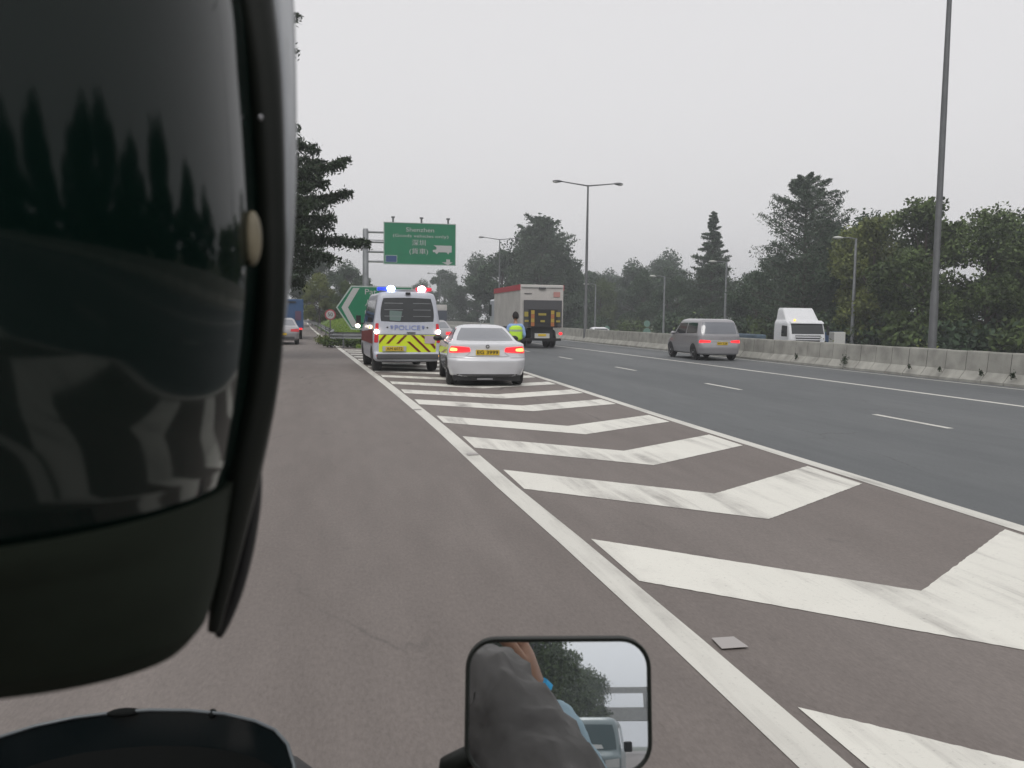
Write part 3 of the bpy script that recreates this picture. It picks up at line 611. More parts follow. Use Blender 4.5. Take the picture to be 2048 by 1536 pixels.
# arrow-shaped exit sign on the nose
cy0 = 47.0
root = thing('arrow_sign', 'large green left-pointing arrow-ended direction sign partly behind the police van', 'road sign', (0.18, cy0, 0))
for x in (1.3, 3.4): MB().tube([(x, .08, -.1), (x, .08, 2.6)], .06, 8).build('post', M['galvd'], root)
def outl(g): return [(0 + g * 1.15, 1.95), (.78 + g * .6, 3.10 - g), (4.0 - g, 3.10 - g), (4.0 - g, .80 + g), (.78 + g * .6, .80 + g)]
def plate(pts, y, t, nm, m): 
    mb = MB(); mb.prism([(a, y, b) for a, b in pts], (0, t, 0)); return mb.build(nm, m, root)
plate(outl(0), 0, -.05, 'sign_panel', M['signgrey']); plate(outl(.07), -.052, -.008, 'sign_face', M['green'])
plate([(.28, 1.95), (.88, 2.98), (1.22, 2.98), (.62, 1.95), (1.18, .92), (.84, .92)], -.064, -.008, 'arrow_stripe', M['signwhite'])
for s_, z, w_ in [('Pat', 2.78, .6), ('\u516b\u9109', 2.2, .9), ('Kam', 1.65, .75), ('\u9326\u7530', 1.15, .9)]:
    text('legend', s_, .42, (1.5 + w_ / 2, -.07, z), M['signwhite'], root, w_)
text('legend', 'Heung', .42, (2.75, -.07, 2.78), M['signwhite'], root, 1.0); text('legend', 'Tin', .42, (2.7, -.07, 1.65), M['signwhite'], root, .5)
# speed limit
root = thing('speed_sign', 'round white speed limit sign with red ring on the grassy nose', 'road sign', (-.12, 50, 0))
MB().tube([(0, .03, 0), (0, .03, 1.75)], .035, 8).build('post', M['galvd'], root)
MB().lathe([(.3, 0), (.3, .02)], (0, 0, 1.56), 'Y', 24).build('red_ring', mat('ring', (.35, .05, .07), .5), root)
MB().lathe([(.23, -.012), (.23, 0)], (0, -.002, 1.56), 'Y', 24).build('white_disc', M['signwhite'], root)
text('legend', '50', .3, (0, -.02, 1.56), M['ink'], root, .27)
# two small stacked signs on the far verge and one on its own
for (x, y, zs, lb, rr_, m_) in [(33.5, 90.5, [(1.0, .45), (.1, .55)], 'pair of small pale signs stacked on one far post, left of the people carrier', .5, 'signgrey'), (30.4, 95, [(.35, .42)], 'small single teal sign on far post left of the stacked pair', .5, 'signgrey')]:
    root = thing('small_sign', lb, 'road sign', (x, y, -1))
    MB().tube([(0, .04, 0), (0, .04, 2.2)], .04, 6).build('post', M['galvd'], root)
    for z, r_ in zs:
        MB().lathe([(r_ * .8, 0), (r_ * .8, .03)], (0, -.02, z + 1), 'Y', 12).build('sign_face', mat('pale_teal', (.14, .24, .2), .6), root)

# ------------------------------------------------------------------ guard rail round the nose
root = thing('guard_rail', 'dark-backed steel guard rail across the grassy nose below the arrow sign', 'guard rail', (0, 0, 0))
gp = [(-4.2, 130), (-1.45, 90), (-.45, 62), (.05, 50), (-.1, 43.2), (-.02, 42.4), (.5, 42.15), (1.6, 42.1), (3, 42.3), (4.3, 43.3), (4.6, 47), (4.5, 60), (4.3, 90)]
prof = [(.03, .45), (-.03, .50), (-.03, .55), (.02, .60), (-.03, .65), (-.03, .70), (.03, .75)]
rows = []
for i, (x, y) in enumerate(gp):
    a = Vector(gp[max(i - 1, 0)]); b = Vector(gp[min(i + 1, len(gp) - 1)]); t = (b - a).normalized(); nrm = Vector((-t.y, t.x))
    rows.append([(x - nrm.x * o_, y - nrm.y * o_, z_) for o_, z_ in prof] + [(x - nrm.x * (o_ - .02), y - nrm.y * (o_ - .02), z_) for o_, z_ in prof[::-1]])
MB().grid(rows, True).build('rail', M['galv'], root)
for i in range(len(gp) - 1):
    for f in ([0, .5] if (Vector(gp[i + 1]) - Vector(gp[i])).length > 1.5 else [0]):
        x = gp[i][0] + (gp[i + 1][0] - gp[i][0]) * f; y = gp[i][1] + (gp[i + 1][1] - gp[i][1]) * f
        MB().box((x, y + .07, .35), (.08, .08, .75)).build('post', M['galvd'], root)
# left roadside fence beyond the slip road shoulder (seen mirrored in the helmet)
root = thing('roadside_fence', 'pale concrete parapet along the left edge of the slip road', 'barrier', (0, 0, 0))
mb = MB(); yy = -60
while yy < 40:
    for dy in (0,): mb.grid([[(lx(y_) - 8.3 + a_, y_, b_) for a_, b_ in [(-.2, 0), (-.1, .85), (.1, .85), (.2, 0)]] for y_ in (yy, yy + 3.94)])
    yy += 4
mb.build('panel', M['conc'], root)

# ------------------------------------------------------------------ vehicles
class Veh:
    """A stack of rounded outlines: keys (z, rear y, front y, half width, rear corner, front corner); local rear at y=0, nose towards +y."""
    def __init__(s, keys, bulge=.05, dz=.03, sm=1):
        s.k = np.array(keys, float); s.b = bulge
        z = [keys[0][0]]
        for a, b in zip(keys, keys[1:]):
            n = max(1, int(math.ceil((b[0] - a[0]) / dz))); z += [a[0] + (b[0] - a[0]) * i / n for i in range(1, n + 1)]
        s.z = np.array(z); s.P = np.stack([np.interp(s.z, s.k[:, 0], s.k[:, i]) for i in range(1, 6)], 1)
        for _ in range(sm):
            q = s.P.copy(); q[1:-1] = (s.P[:-2] + 2 * s.P[1:-1] + s.P[2:]) / 4; s.P = q
    def at(s, z): return [np.interp(z, s.z, s.P[:, i]) for i in range(5)]
    def rear(s, x, z):
        yr, yf, w, rr, rf = s.at(z); ax = abs(x); y = yr + s.b * (ax / w) ** 2
        if ax > w - rr: q = min((ax - (w - rr)) / rr, .999); y += rr * (1 - math.sqrt(1 - q * q)) 
        return y
    def front(s, x, z):
        yr, yf, w, rr, rf = s.at(z); ax = abs(x); y = yf - s.b * (ax / w) ** 2
        if ax > w - rf: q = min((ax - (w - rf)) / rf, .999); y -= rf * (1 - math.sqrt(1 - q * q))
        return y
    def side(s, y, z):
        yr, yf, w, rr, rf = s.at(z); a = yr + s.b; b = yf - s.b
        if y < a + rr: q = min((a + rr - y) / rr, .999); return w - rr * (1 - math.sqrt(1 - q * q))
        if y > b - rf: q = min((y - b + rf) / rf, .999); return w - rf * (1 - math.sqrt(1 - q * q))
        return w
    def body(s, name, m, parent):
        rows = []
        for i, z in enumerate(s.z):
            yr, yf, w, rr, rf = s.P[i]; h = []
            for k in range(12): x = (w - rr) * k / 12; h.append((x, yr + s.b * (x / w) ** 2))
            for k in range(8): a = PI / 2 * k / 8; x = w - rr + rr * math.sin(a); h.append((x, yr + s.b * min(1, (x / w)) ** 2 + rr * (1 - math.cos(a))))
            ya = yr + s.b + rr; yb = yf - s.b - rf
            for k in range(20): h.append((w, ya + (yb - ya) * k / 20))
            for k in range(8): a = PI / 2 * k / 8; x = w - rf * (1 - math.cos(a)); h.append((x, yf - s.b * (x / w) ** 2 - rf * (1 - math.sin(a))))
            for k in range(13): x = (w - rf) * (1 - k / 12); h.append((x, yf - s.b * (x / w) ** 2))
            rows.append([(x, y, z) for x, y in h] + [(-x, y, z) for x, y in h[-2:0:-1]])
        mb = MB(); mb.grid(rows, True); mb.poly(rows[-1]); mb.poly(rows[0])
        return mb.build(name, m, parent, 35)
    def patch(s, name, face, quad, m, parent, off=.006, n=(14, 10), rnd=0, sgn=1, flip=1):
        """quad: 4 corners (a, z) bl, br, tr, tl with a = x (rear/front) or y (side)"""
        bl, br, tr, tl = [Vector(q) for q in quad]; rows = []
        for j in range(n[1] + 1):
            row = []
            for i in range(n[0] + 1):
                u = i / n[0] * 2 - 1; v = j / n[1] * 2 - 1
                if rnd: u, v = u * math.sqrt(1 - rnd * v * v / 2), v * math.sqrt(1 - rnd * u * u / 2)
                U = (u + 1) / 2; V = (v + 1) / 2; p = bl.lerp(br, U).lerp(tl.lerp(tr, U), V); a, z = p
                if face == 'rear': row.append((a, s.rear(a, z) - off, z + off * .3))
                elif face == 'front': row.append((a, s.front(a, z) + off, z + off * .3))
                else: row.append(((s.side(a, z) + off) * sgn, a, z))
            rows.append(row)
        return MB().grid(rows).build(name, m, parent, 60)
def wheel(x, y, r, w_, parent, rimm=None, sgn=1):
    t = MB(); t.lathe([(r * .62, -w_ / 2), (r * .9, -w_ / 2), (r * .98, -w_ * .38), (r, -w_ * .2), (r, w_ * .2), (r * .98, w_ * .38), (r * .9, w_ / 2), (r * .62, w_ / 2)], (x, y, r), 'X', 26)
    wh = t.build('wheel', M['rubber'], parent, 40)
    rm = MB(); xo = x + sgn * w_ * .42
    rm.lathe([(r * .60, -.02 * sgn), (r * .60, .02 * sgn), (r * .5, .0), (r * .15, .012 * sgn), (r * .05, .03 * sgn)], (xo, y, r), 'X', 20)
    rm.build('rim', rimm or M['rim'], wh, 40); return wh
def arch(V, y, r, parent, m=None):
    for sgn in (-1, 1):
        rows = []
        for q in (0.0, .5, 1.0):
            rows.append([((V.side(y + r * q * math.cos(a), max(V.z[0], r * .9 + r * q * math.sin(a))) + .004) * sgn, y + r * q * math.cos(a), max(V.z[0] + .0, .9 * r * .9 + r * q * math.sin(a))) for a in [PI * k / 16 for k in range(17)]])
        MB().grid(rows).build('wheel_arch', M['black'], parent)
def plate_obj(V, x, z, w_, h_, parent, s, back='plate', face='rear', off=.02):
    y = V.rear(x, z) - off if face == 'rear' else V.front(x, z) + off
    b = MB().box((x, y, z), (w_, .015, h_)).build('number_plate', M[back], parent)
    if s: text('number', s, h_ * .95, (x, y - .012 if face == 'rear' else y + .012, z), M['ink'], b, w_ * .88, 0 if face == 'rear' else PI)
    return b

# --- white coupe
car = thing('white_coupe', 'white two-door saloon seen from behind, stopped on the chevrons with tail lights lit', 'car', (3.43, 19.42, 0), R(-3.6)); car.scale = (1.035, 1.0, 1.03)
V = Veh([(.20, .16, 4.05, .70, .25, .3), (.24, .07, 4.15, .80, .25, .4), (.42, .03, 4.2, .855, .25, .45), (.57, .0, 4.2, .865, .25, .45), (.60, .015, 4.2, .868, .24, .45), (.64, .06, 4.15, .868, .22, .45), (.80, .085, 4.08, .862, .22, .4),
         (.92, .085, 3.9, .84, .22, .4), (.955, .10, 3.6, .82, .22, .5), (.975, .30, 3.3, .79, .28, .4), (.99, .55, 3.15, .74, .25, .3), (1.15, 1.0, 2.7, .655, .25, .3), (1.27, 1.36, 2.35, .59, .22, .3), (1.32, 1.6, 2.2, .53, .22, .2), (1.345, 1.75, 2.1, .42, .15, .15), (1.355, 1.85, 2.05, .25, .09, .09)], .07, .025)
V.body('body', M['carwhite'], car)
V.patch('rear_window', 'rear', [(-.66, 1.0), (.66, 1.0), (.49, 1.275), (-.49, 1.275)], M['glassl'], car, .006, (20, 10), .12)
V.patch('windscreen', 'front', [(-.62, 1.02), (.62, 1.02), (.5, 1.27), (-.5, 1.27)], M['glass'], car, .006, (14, 8), .1)
for sg in (-1, 1):
    V.patch('side_window', 'side', [(.95, 1.0), (2.9, 1.0), (2.35, 1.25), (1.5, 1.26)], M['glass'], car, .006, (16, 6), .1, sg)
    a, b = (-.83, -.40) if sg < 0 else (.40, .83)
    q = [(-.845, .735), (-.37, .76), (-.39, .86), (-.80, .89)] if sg < 0 else [(.37, .76), (.845, .735), (.80, .89), (.39, .86)]
    tl = V.patch('tail_light', 'rear', q, M['tail'], car, .014, (12, 6), .25)
    q = [(-.82, .77), (-.66, .775), (-.66, .835), (-.80, .85)] if sg < 0 else [(.62, .775), (.82, .77), (.80, .85), (.62, .835)]
    V.patch('brake_light', 'rear', q, M['tailhot'], tl, .022, (6, 4), .5)
    mr = MB(); mr.ball((sg * .95, 2.78, 1.0), (.11, .07, .075)); mr.box((sg * .85, 2.8, .97), (.14, .04, .04)); mr.build('wing_mirror', M['black'], car, 50)
    for y in (.72, 3.45): wheel(sg * .745, y, .315, .215, car, None, sg)
arch(V, .72, .36, car); arch(V, 3.45, .36, car)
MB().box((0, 2.05, .19), (1.48, 3.8, .12)).build('underbody', M['black'], car)  # black slab made wide and low to deepen the shadow under the car
V.patch('diffuser', 'rear', [(-.62, .205), (.62, .205), (.68, .275), (-.68, .275)], M['dgrey'], car, .01, (12, 3))
V.patch('boot_seam', 'rear', [(-.40, .655), (.40, .655), (.47, .67), (-.47, .67)], M['silver'], car, .004, (12, 2))
MB().box((-.05, V.rear(0, .21) - .02, .17), (.34, .06, .03)).build('exhaust_pipe', M['rim'], car)
plate_obj(V, 0, .755, .52, .115, car, 'EG 3999')
for sg in (-1, 1):
    V.patch('boot_seam', 'rear', [(sg * .47, .67), (sg * .478, .67), (sg * .385, .75), (sg * .377, .75)], M['dgrey'], car, .005, (1, 4))
    V.patch('bumper_seam', 'rear', [(sg * .50, .636), (sg * .84, .636), (sg * .84, .643), (sg * .50, .643)], M['dgrey'], car, .005, (6, 1))
    V.patch('door_seam', 'side', [(1.28, .35), (1.292, .35), (1.292, .95), (1.28, .95)], M['dgrey'], car, .004, (1, 6), 0, sg)
bd = MB().lathe([(.042, 0), (.042, .012)], (0, V.rear(0, .885) - .012, .885), 'Y', 18).build('round_badge', M['dgrey'], car)
MB().lathe([(.028, -.003), (.028, 0)], (0, V.rear(0, .885) - .013, .885), 'Y', 4).build('badge_quarters', M['signwhite'], bd)
MB().prism([(-.006, 1.72, 1.35), (.006, 1.72, 1.35), (.003, 1.66, 1.40), (-.003, 1.66, 1.40)], (0, .09, 0)).build('aerial_fin', M['carwhite'], car)

# --- police van
van = thing('police_van', 'white police van with blue and red roof lights and yellow-red chevrons on its rear', 'van', (2.06, 24.55, 0), R(2.6))
V = Veh([(.30, .12, 4.75, .86, .12, .3), (.36, .02, 4.85, .93, .1, .4), (.52, .0, 4.9, .94, .1, .4), (.56, .05, 4.88, .945, .1, .4), (1.05, .06, 4.75, .945, .1, .4), (1.2, .08, 4.35, .94, .1, .35), (1.35, .09, 4.0, .93, .1, .3), (1.8, .13, 3.65, .865, .11, .3), (2.08, .17, 3.45, .815, .12, .3), (2.18, .2, 3.4, .78, .14, .3), (2.235, .27, 3.3, .70, .14, .25), (2.255, .42, 3.1, .5, .14, .2)], .03, .04)
V.body('body', M['vanwhite'], van)
rw = V.patch('rear_window', 'rear', [(-.78, 1.40), (.78, 1.40), (.70, 2.08), (-.70, 2.08)], M['glass'], van, .0035, (20, 14), .22)
for z in (1.92, 1.74, 1.56):
    V.patch('grille_bar', 'rear', [(-.64, z - .007), (-.12, z - .007), (-.12, z + .007), (-.64, z + .007)], M['galv'], rw, .012, (4, 1))
    V.patch('grille_bar', 'rear', [(.16, z - .007), (.66, z - .007), (.66, z + .007), (.16, z + .007)], M['galv'], rw, .012, (4, 1))
V.patch('notice', 'rear', [(-.50, 1.44), (-.20, 1.42), (-.14, 1.70), (-.50, 1.72)], mat('pale_green_notice', (.12, .17, .16), .3), rw, .011, (4, 4), .1)
for sg in (-1, 1):
    V.patch('side_window', 'side', [(.35, 1.38), (3.0, 1.38), (2.95, 2.0), (.38, 2.02)], M['glass'], van, .007, (12, 6), .1, sg)
    V.patch('door_window', 'side', [(3.1, 1.34), (3.85, 1.30), (3.55, 1.78), (3.1, 1.95)], M['glass'], van, .007, (6, 4), .1, sg)
    V.patch('red_band', 'side', [(.12, .78), (4.3, .78), (4.2, 1.06), (.12, 1.2)], M['darkred'], van, .006, (14, 3), 0, sg)
    V.patch('rear_lamp', 'rear', [(sg * .93, .82), (sg * .82, .82), (sg * .80, 1.36), (sg * .885, 1.36)], M['taildim'], van, .012, (4, 10), .15)
    MB().ball((sg * .865, V.rear(.85, 1.12) - .03, 1.13), (.065, .03, .065)).build('reversing_lamp', M['hot'], van, 180)
    MB().ball((sg * .80, -.02, .46), (.085, .02, .035)).build('bumper_reflector', M['amber'] if sg > 0 else M['taildim'], van, 180)  # red and orange reflectors, given a glow in their material
    m_ = MB(); m_.box((sg * 1.10, 3.55, 1.42), (.15, .09, .30)); m_.tube([(sg * .9, 3.6, 1.30), (sg * 1.08, 3.58, 1.34)], .02, 6); mm = m_.build('wing_mirror', M['black'], van, bevel=.02)
    for y in (.75, 3.95): wheel(sg * .79, y, .335, .24, van, M['galvd'], sg)
MB().ball((-1.13, 3.46, 1.24), (.075, .03, .06)).build('flashing_indicator', M['hot'], van, 180)
MB().ball((-.985, .95, 1.24), (.02, .10, .04)).build('side_marker_lamp', M['amber'], van, 180)
arch(V, .75, .40, van); arch(V, 3.95, .40, van)
MB().box((0, 2.4, .34), (1.4, 4.4, .14)).build('underbody', M['black'], van)
MB().box((0, -.02, .44), (1.72, .16, .15)).build('rear_step', M['dgrey'], van, bevel=.03)
V.patch('windscreen', 'front', [(-.78, 1.3), (.78, 1.3), (.7, 2.0), (-.7, 2.0)], M['glass'], van)
hb = V.patch('chevron_panel', 'rear', [(-.80, .56), (.80, .56), (.82, 1.04), (-.80, 1.04)], M['yellow'], van, .0035, (20, 8))
def stripe(x0, z0, x1, z1, w_):                     # red diagonal across the yellow panel
    n = 8; rows = []
    for i in range(n + 1):
        x = x0 + (x1 - x0) * i / n; z = z0 + (z1 - z0) * i / n
        rows.append([(min(max(x + d, -.79), .79), V.rear(min(max(x + d, -.79), .79), z) - .013, z) for d in (-w_ / 2, w_ / 2)])
    MB().grid(rows).build('red_stripe', M['darkred'], hb)
for (x0, x1) in [(-.84, -.62), (-.58, -.34), (-.30, -.05)]: stripe(x0 + .02, .80, x1, 1.035, .075)
stripe(.14, 1.035, .62, .57, .085); stripe(.02, .86, .34, .57, .085); stripe(.40, 1.035, .60, .86, .085); stripe(.68, .80, .80, .66, .09)
V.patch('panel_gap', 'rear', [(-.82, 1.045), (.82, 1.045), (.82, 1.058), (-.82, 1.058)], M['dgrey'], van, .007, (10, 1))
V.patch('white_placard', 'rear', [(.48, .80), (.78, .80), (.78, 1.02), (.48, 1.02)], mat('pinkish_white', (.45, .36, .4), .5), van, .018, (5, 4), .1)
text('police_lettering', 'POLICE', .19, (0, V.rear(0, 1.24) - .012, 1.24), M['bluefilm'], van, .72)
for sg in (-1, 1):
    for i in range(2): 
        text('crest_block', '\u8b66', .11, (sg * (.44 + i * .1), V.rear(.4, 1.25) - .014, 1.25), M['bluefilm'], van, .08) if i == 0 else None
    MB().lathe([(.025, 0), (.025, .01)], (sg * .56, V.rear(.56, 1.25) - .012, 1.25), 'Y', 12).build('latch', M['dgrey'], van)
MB().box((0.1, V.rear(0, 1.11) - .02, 1.105), (.24, .03, .03)).build('door_handle', M['dgrey'], van)
b = MB().box((-.37, V.rear(.3, .66) - .03, .655), (.66, .02, .15)).build('plate_holder', M['signwhite'], van)
plate_obj(V, -.37, .655, .50, .115, van, 'AM 6072', 'plate', off=.05)
MB().box((0, .85, 2.29), (1.42, .26, .08)).build('light_bar', M['galv'], van, bevel=.02)
MB().box((-.55, .84, 2.335), (.46, .28, .11)).build('blue_lens', M['bluelens'], van, bevel=.03); MB().box((.55, .84, 2.335), (.46, .28, .11)).build('red_lens', M['redlens'], van, bevel=.03)
MB().ball((-.40, .66, 2.345), (.115, .04, .085)).build('blue_beacon', M['bluehot'], van, 180); MB().ball((.48, .66, 2.345), (.12, .04, .09)).build('red_beacon', M['redhot'], van, 180)
MB().box((.02, .16, 2.20), (.14, .06, .07)).build('camera_pod', M['black'], van, bevel=.015)

# --- box truck
trk = thing('box_truck', 'grey-white box truck with red roof stripe and raised dark tail lift', 'truck', (10.32, 43, 0), R(-1))
MB().box((0, 4.0, 2.12), (2.22, 8.0, 2.16)).build('cargo_box', M['boxgrey'], trk, bevel=.03)
for sg in (-1, 1):
    MB().box((sg * 1.125, 4.0, 3.06), (.03, 7.96, .28)).build('red_stripe', M['red'], trk)
    wheel(sg * .93, 1.7, .47, .26, trk, M['galvd'], sg); wheel(sg * .93, 7.6, .47, .26, trk, M['galvd'], sg)
    wheel(sg * .64, 1.7, .47, .26, trk, M['galvd'], sg)
MB().box((0, -.03, 3.10), (2.1, .06, .07)).build('top_frame', M['lampglass'], trk)
MB().box((0.0, -.07, 3.03), (.35, .08, .07)).build('latch_bar', M['dgrey'], trk)
MB().box((-.72, -.02, 2.75), (.38, .02, .035)).build('label_strip', M['dgrey'], trk)
MB().box((.76, -.02, 2.72), (.34, .02, .26)).build('faded_red_sign', mat('faded_red', (.42, .22, .2), .6), trk)
MB().box((0.04, -.06, 1.76), (1.96, .09, 1.34)).build('tail_lift', M['dgrey'], trk, bevel=.02)
MB().box((0.04, -.12, 1.52), (1.5, .04, .9)).build('lift_panel', M['black'], trk)
for sg in (-.49, .53):
    for k in range(4): MB().box((sg + .0, -.15, 1.22 + k * .2), (.17, .03, .19)).build('warning_stripe', M['orange'] if k % 2 == 0 else M['dullyellow'], trk)
for (x, z, w_, h_) in [(0, 1.72, .4, .11), (-.82, 1.72, .2, .24), (.82, 1.72, .2, .24), (0.02, 1.38, .22, .1), (-.8, 1.38, .2, .1), (.82, 1.38, .2, .1)]:
    MB().box((x, -.15, z), (w_, .02, h_)).build('yellow_label', mat('dull_yellow', (.32, .26, .05), .6), trk)
MB().box((0.03, .15, .82), (1.12, .3, .62)).build('rear_frame', M['black'], trk); MB().box((0, 3.6, .72), (.9, 7, .3)).build('chassis', M['black'], trk)
MB().box((.03, -.02, .64), (.76, .03, .24)).build('plate_holder', M['lampglass'], trk); MB().box((.03, -.045, .68), (.42, .02, .11)).build('number_plate', M['plate'], trk)
MB().box((0, .1, .45), (2.05, .12, .12)).build('bumper', M['black'], trk)
MB().ball((.98, -.04, .76), (.10, .04, .08)).build('tail_light', M['tail'], trk, 180); MB().ball((-.98, -.04, .76), (.10, .04, .08)).build('tail_light', M['taildim'], trk, 180)
cb = MB().box((0, 9.0, 1.5), (2.15, 1.7, 2.2)).build('cab', M['vanwhite'], trk, bevel=.1); MB().box((0, 9.5, 1.95), (2.2, .74, .7)).build('cab_window', M['glass'], cb)

# --- silver people carrier
mpv = thing('people_carrier', 'silver people carrier driving in the far lane beside the concrete barrier', 'car', (14.56, 31.2, 0), R(-2.5))
V = Veh([(.22, .12, 4.0, .70, .2, .3), (.26, .04, 4.1, .80, .2, .4), (.50, .0, 4.15, .845, .2, .45), (.62, .02, 4.1, .85, .18, .45), (.72, .05, 4.0, .85, .18, .4), (.95, .07, 3.6, .84, .18, .4), (1.02, .09, 3.3, .825, .18, .4), (1.3, .20, 2.95, .765, .18, .35), (1.5, .32, 2.7, .71, .18, .3), (1.57, .42, 2.6, .65, .16, .3), (1.605, .6, 2.4, .5, .15, .2)], .05, .03)
V.body('body', M['silver'], mpv)
V.patch('rear_window', 'rear', [(-.76, 1.03), (.76, 1.03), (.66, 1.48), (-.66, 1.48)], M['glassl'], mpv, .007, (14, 8), .12)
V.patch('windscreen', 'front', [(-.7, 1.05), (.7, 1.05), (.6, 1.5), (-.6, 1.5)], M['glass'], mpv)
for sg in (-1, 1):
    V.patch('rear_side_window', 'side', [(.42, 1.05), (1.55, 1.02), (1.55, 1.44), (.55, 1.45)], M['glass'], mpv, .006, (8, 5), .15, sg)
    V.patch('front_side_window', 'side', [(1.62, 1.02), (2.85, .99), (2.45, 1.42), (1.62, 1.44)], M['glass'], mpv, .006, (8, 5), .12, sg)
    q = [(-.84, .68), (-.40, .70), (-.40, .77), (-.80, .80)] if sg < 0 else [(.40, .70), (.84, .68), (.80, .80), (.40, .77)]
    V.patch('tail_light', 'rear', q, M['tail'], mpv, .012, (10, 4), .2)
    MB().ball((sg * .93, 2.85, 1.02), (.1, .06, .07)).build('wing_mirror', M['silver'], mpv, 60)
    for y in (.75, 3.35): wheel(sg * .735, y, .31, .2, mpv, None, sg)
arch(V, .75, .36, mpv); arch(V, 3.35, .36, mpv)
V.patch('chrome_strip', 'rear', [(-.4, .74), (.4, .74), (.4, .775), (-.4, .775)], M['lampglass'], mpv, .012, (8, 1))
MB().box((0, 2, .25), (1.3, 3.4, .08)).build('underbody', M['black'], mpv)
plate_obj(V, .06, .665, .42, .11, mpv, 'HV 528')

# --- tractor unit with flatbed on the opposite carriageway
lor = thing('lorry_cab', 'white lorry cab with roof fairing on the opposite carriageway', 'lorry', (27.6, 49.3, -.99), R(180 - 4)); lor.scale = (1, 1, 1.07)
V = Veh([(.35, .1, 2.2, 1.1, .1, .15), (.5, 0, 2.25, 1.14, .08, .18), (1.4, 0, 2.25, 1.15, .08, .2), (1.7, 0, 2.2, 1.15, .08, .2), (2.25, 0, 2.0, 1.12, .08, .2), (2.36, .0, 1.75, 1.08, .08, .2), (2.42, 0.02, 1.5, 1.03, .08, .15), (3.0, .1, .9, .97, .08, .12), (3.1, .15, .8, .93, .08, .1)], .02, .05)
V.body('body', M['white'], lor)
V.patch('windscreen', 'front', [(-1.0, 1.66), (1.0, 1.66), (.98, 2.2), (-.98, 2.2)], M['glass'], lor, .012)
V.patch('sun_visor', 'front', [(-1.04, 2.2), (1.04, 2.2), (1.0, 2.36), (-1.0, 2.36)], M['white'], lor, .14, (8, 3))
V.patch('grille', 'front', [(-.7, 1.0), (.7, 1.0), (.8, 1.58), (-.8, 1.58)], M['dgrey'], lor, .012)
for z in (1.16, 1.32, 1.46): V.patch('grille_bar', 'front', [(-.85, z), (.85, z), (.85, z + .05), (-.85, z + .05)], M['white'], lor, .03, (8, 1))
for sg in (-1, 1):
    V.patch('side_window', 'side', [(1.1, 1.5), (1.9, 1.5), (1.8, 2.1), (1.1, 2.12)], M['glass'], lor, .0035, (6, 5), .1, sg)
    MB().box((sg * .95, 2.2, .75), (.3, .14, .18)).build('headlight', M['lampglass'], lor, bevel=.03)
    MB().box((sg * 1.32, 2.05, 1.85), (.16, .1, .5)).build('wing_mirror', M['black'], lor, bevel=.03)
    for y in (1.3, -2.6): wheel(sg * .95, y, .48, .3, lor, M['galvd'], sg)
MB().ball((.75, 2.0, 2.42), (.07, .05, .05)).build('marker_lamp', M['amber'], lor, 180)
MB().box((0, -1.8, .8), (.9, 3.8, .25)).build('chassis', M['dgrey'], lor)
MB().box((-1.12, -.12, 1.7), (.06, .3, 1.6)).build('red_side_deflector', M['red'], lor)
fb = thing('flatbed_trailer', 'low flatbed trailer loaded with dark gear behind the white lorry cab', 'trailer', (27.2, 52.5, -.99), R(-3))
MB().box((0, 5.0, 1.15), (2.3, 10, .18)).build('deck', M['dgrey'], fb); MB().box((0, 5.2, 1.42), (2.0, 8, .36)).build('tarpaulin_load', mat('blue_grey_tarp', (.06, .09, .12), .8, vary=.4, vscale=2), fb, bevel=.1)
for sg in (-1, 1):
    for y in (7.5, 8.6): wheel(sg * .95, y, .45, .28, fb, M['galvd'], sg)
wb = MB(); wb.box((0, 0, .95), (.75, .6, 1.9)); tag(wb.build('white_cabinet', M['lampglass'], bevel=.03), 'white roadside cabinet standing right of the lorry cab', 'cabinet').location = (29.6, 47.5, -.98)
bc = thing('blue_container', 'low dark blue skip under the trees left of the tall near pole', 'container', (36.4, 57.2, -1.0), R(8))
MB().prism([(-1.4, 0, 0), (1.4, 0, 0), (1.6, 0, 1.75), (-1.6, 0, 1.75)], (0, 1.6, 0)).build('body', M['bluetruck'], bc); MB().box((0, -.03, 1.78), (3.3, .08, .08)).build('rim', M['bluetruck'], bc)

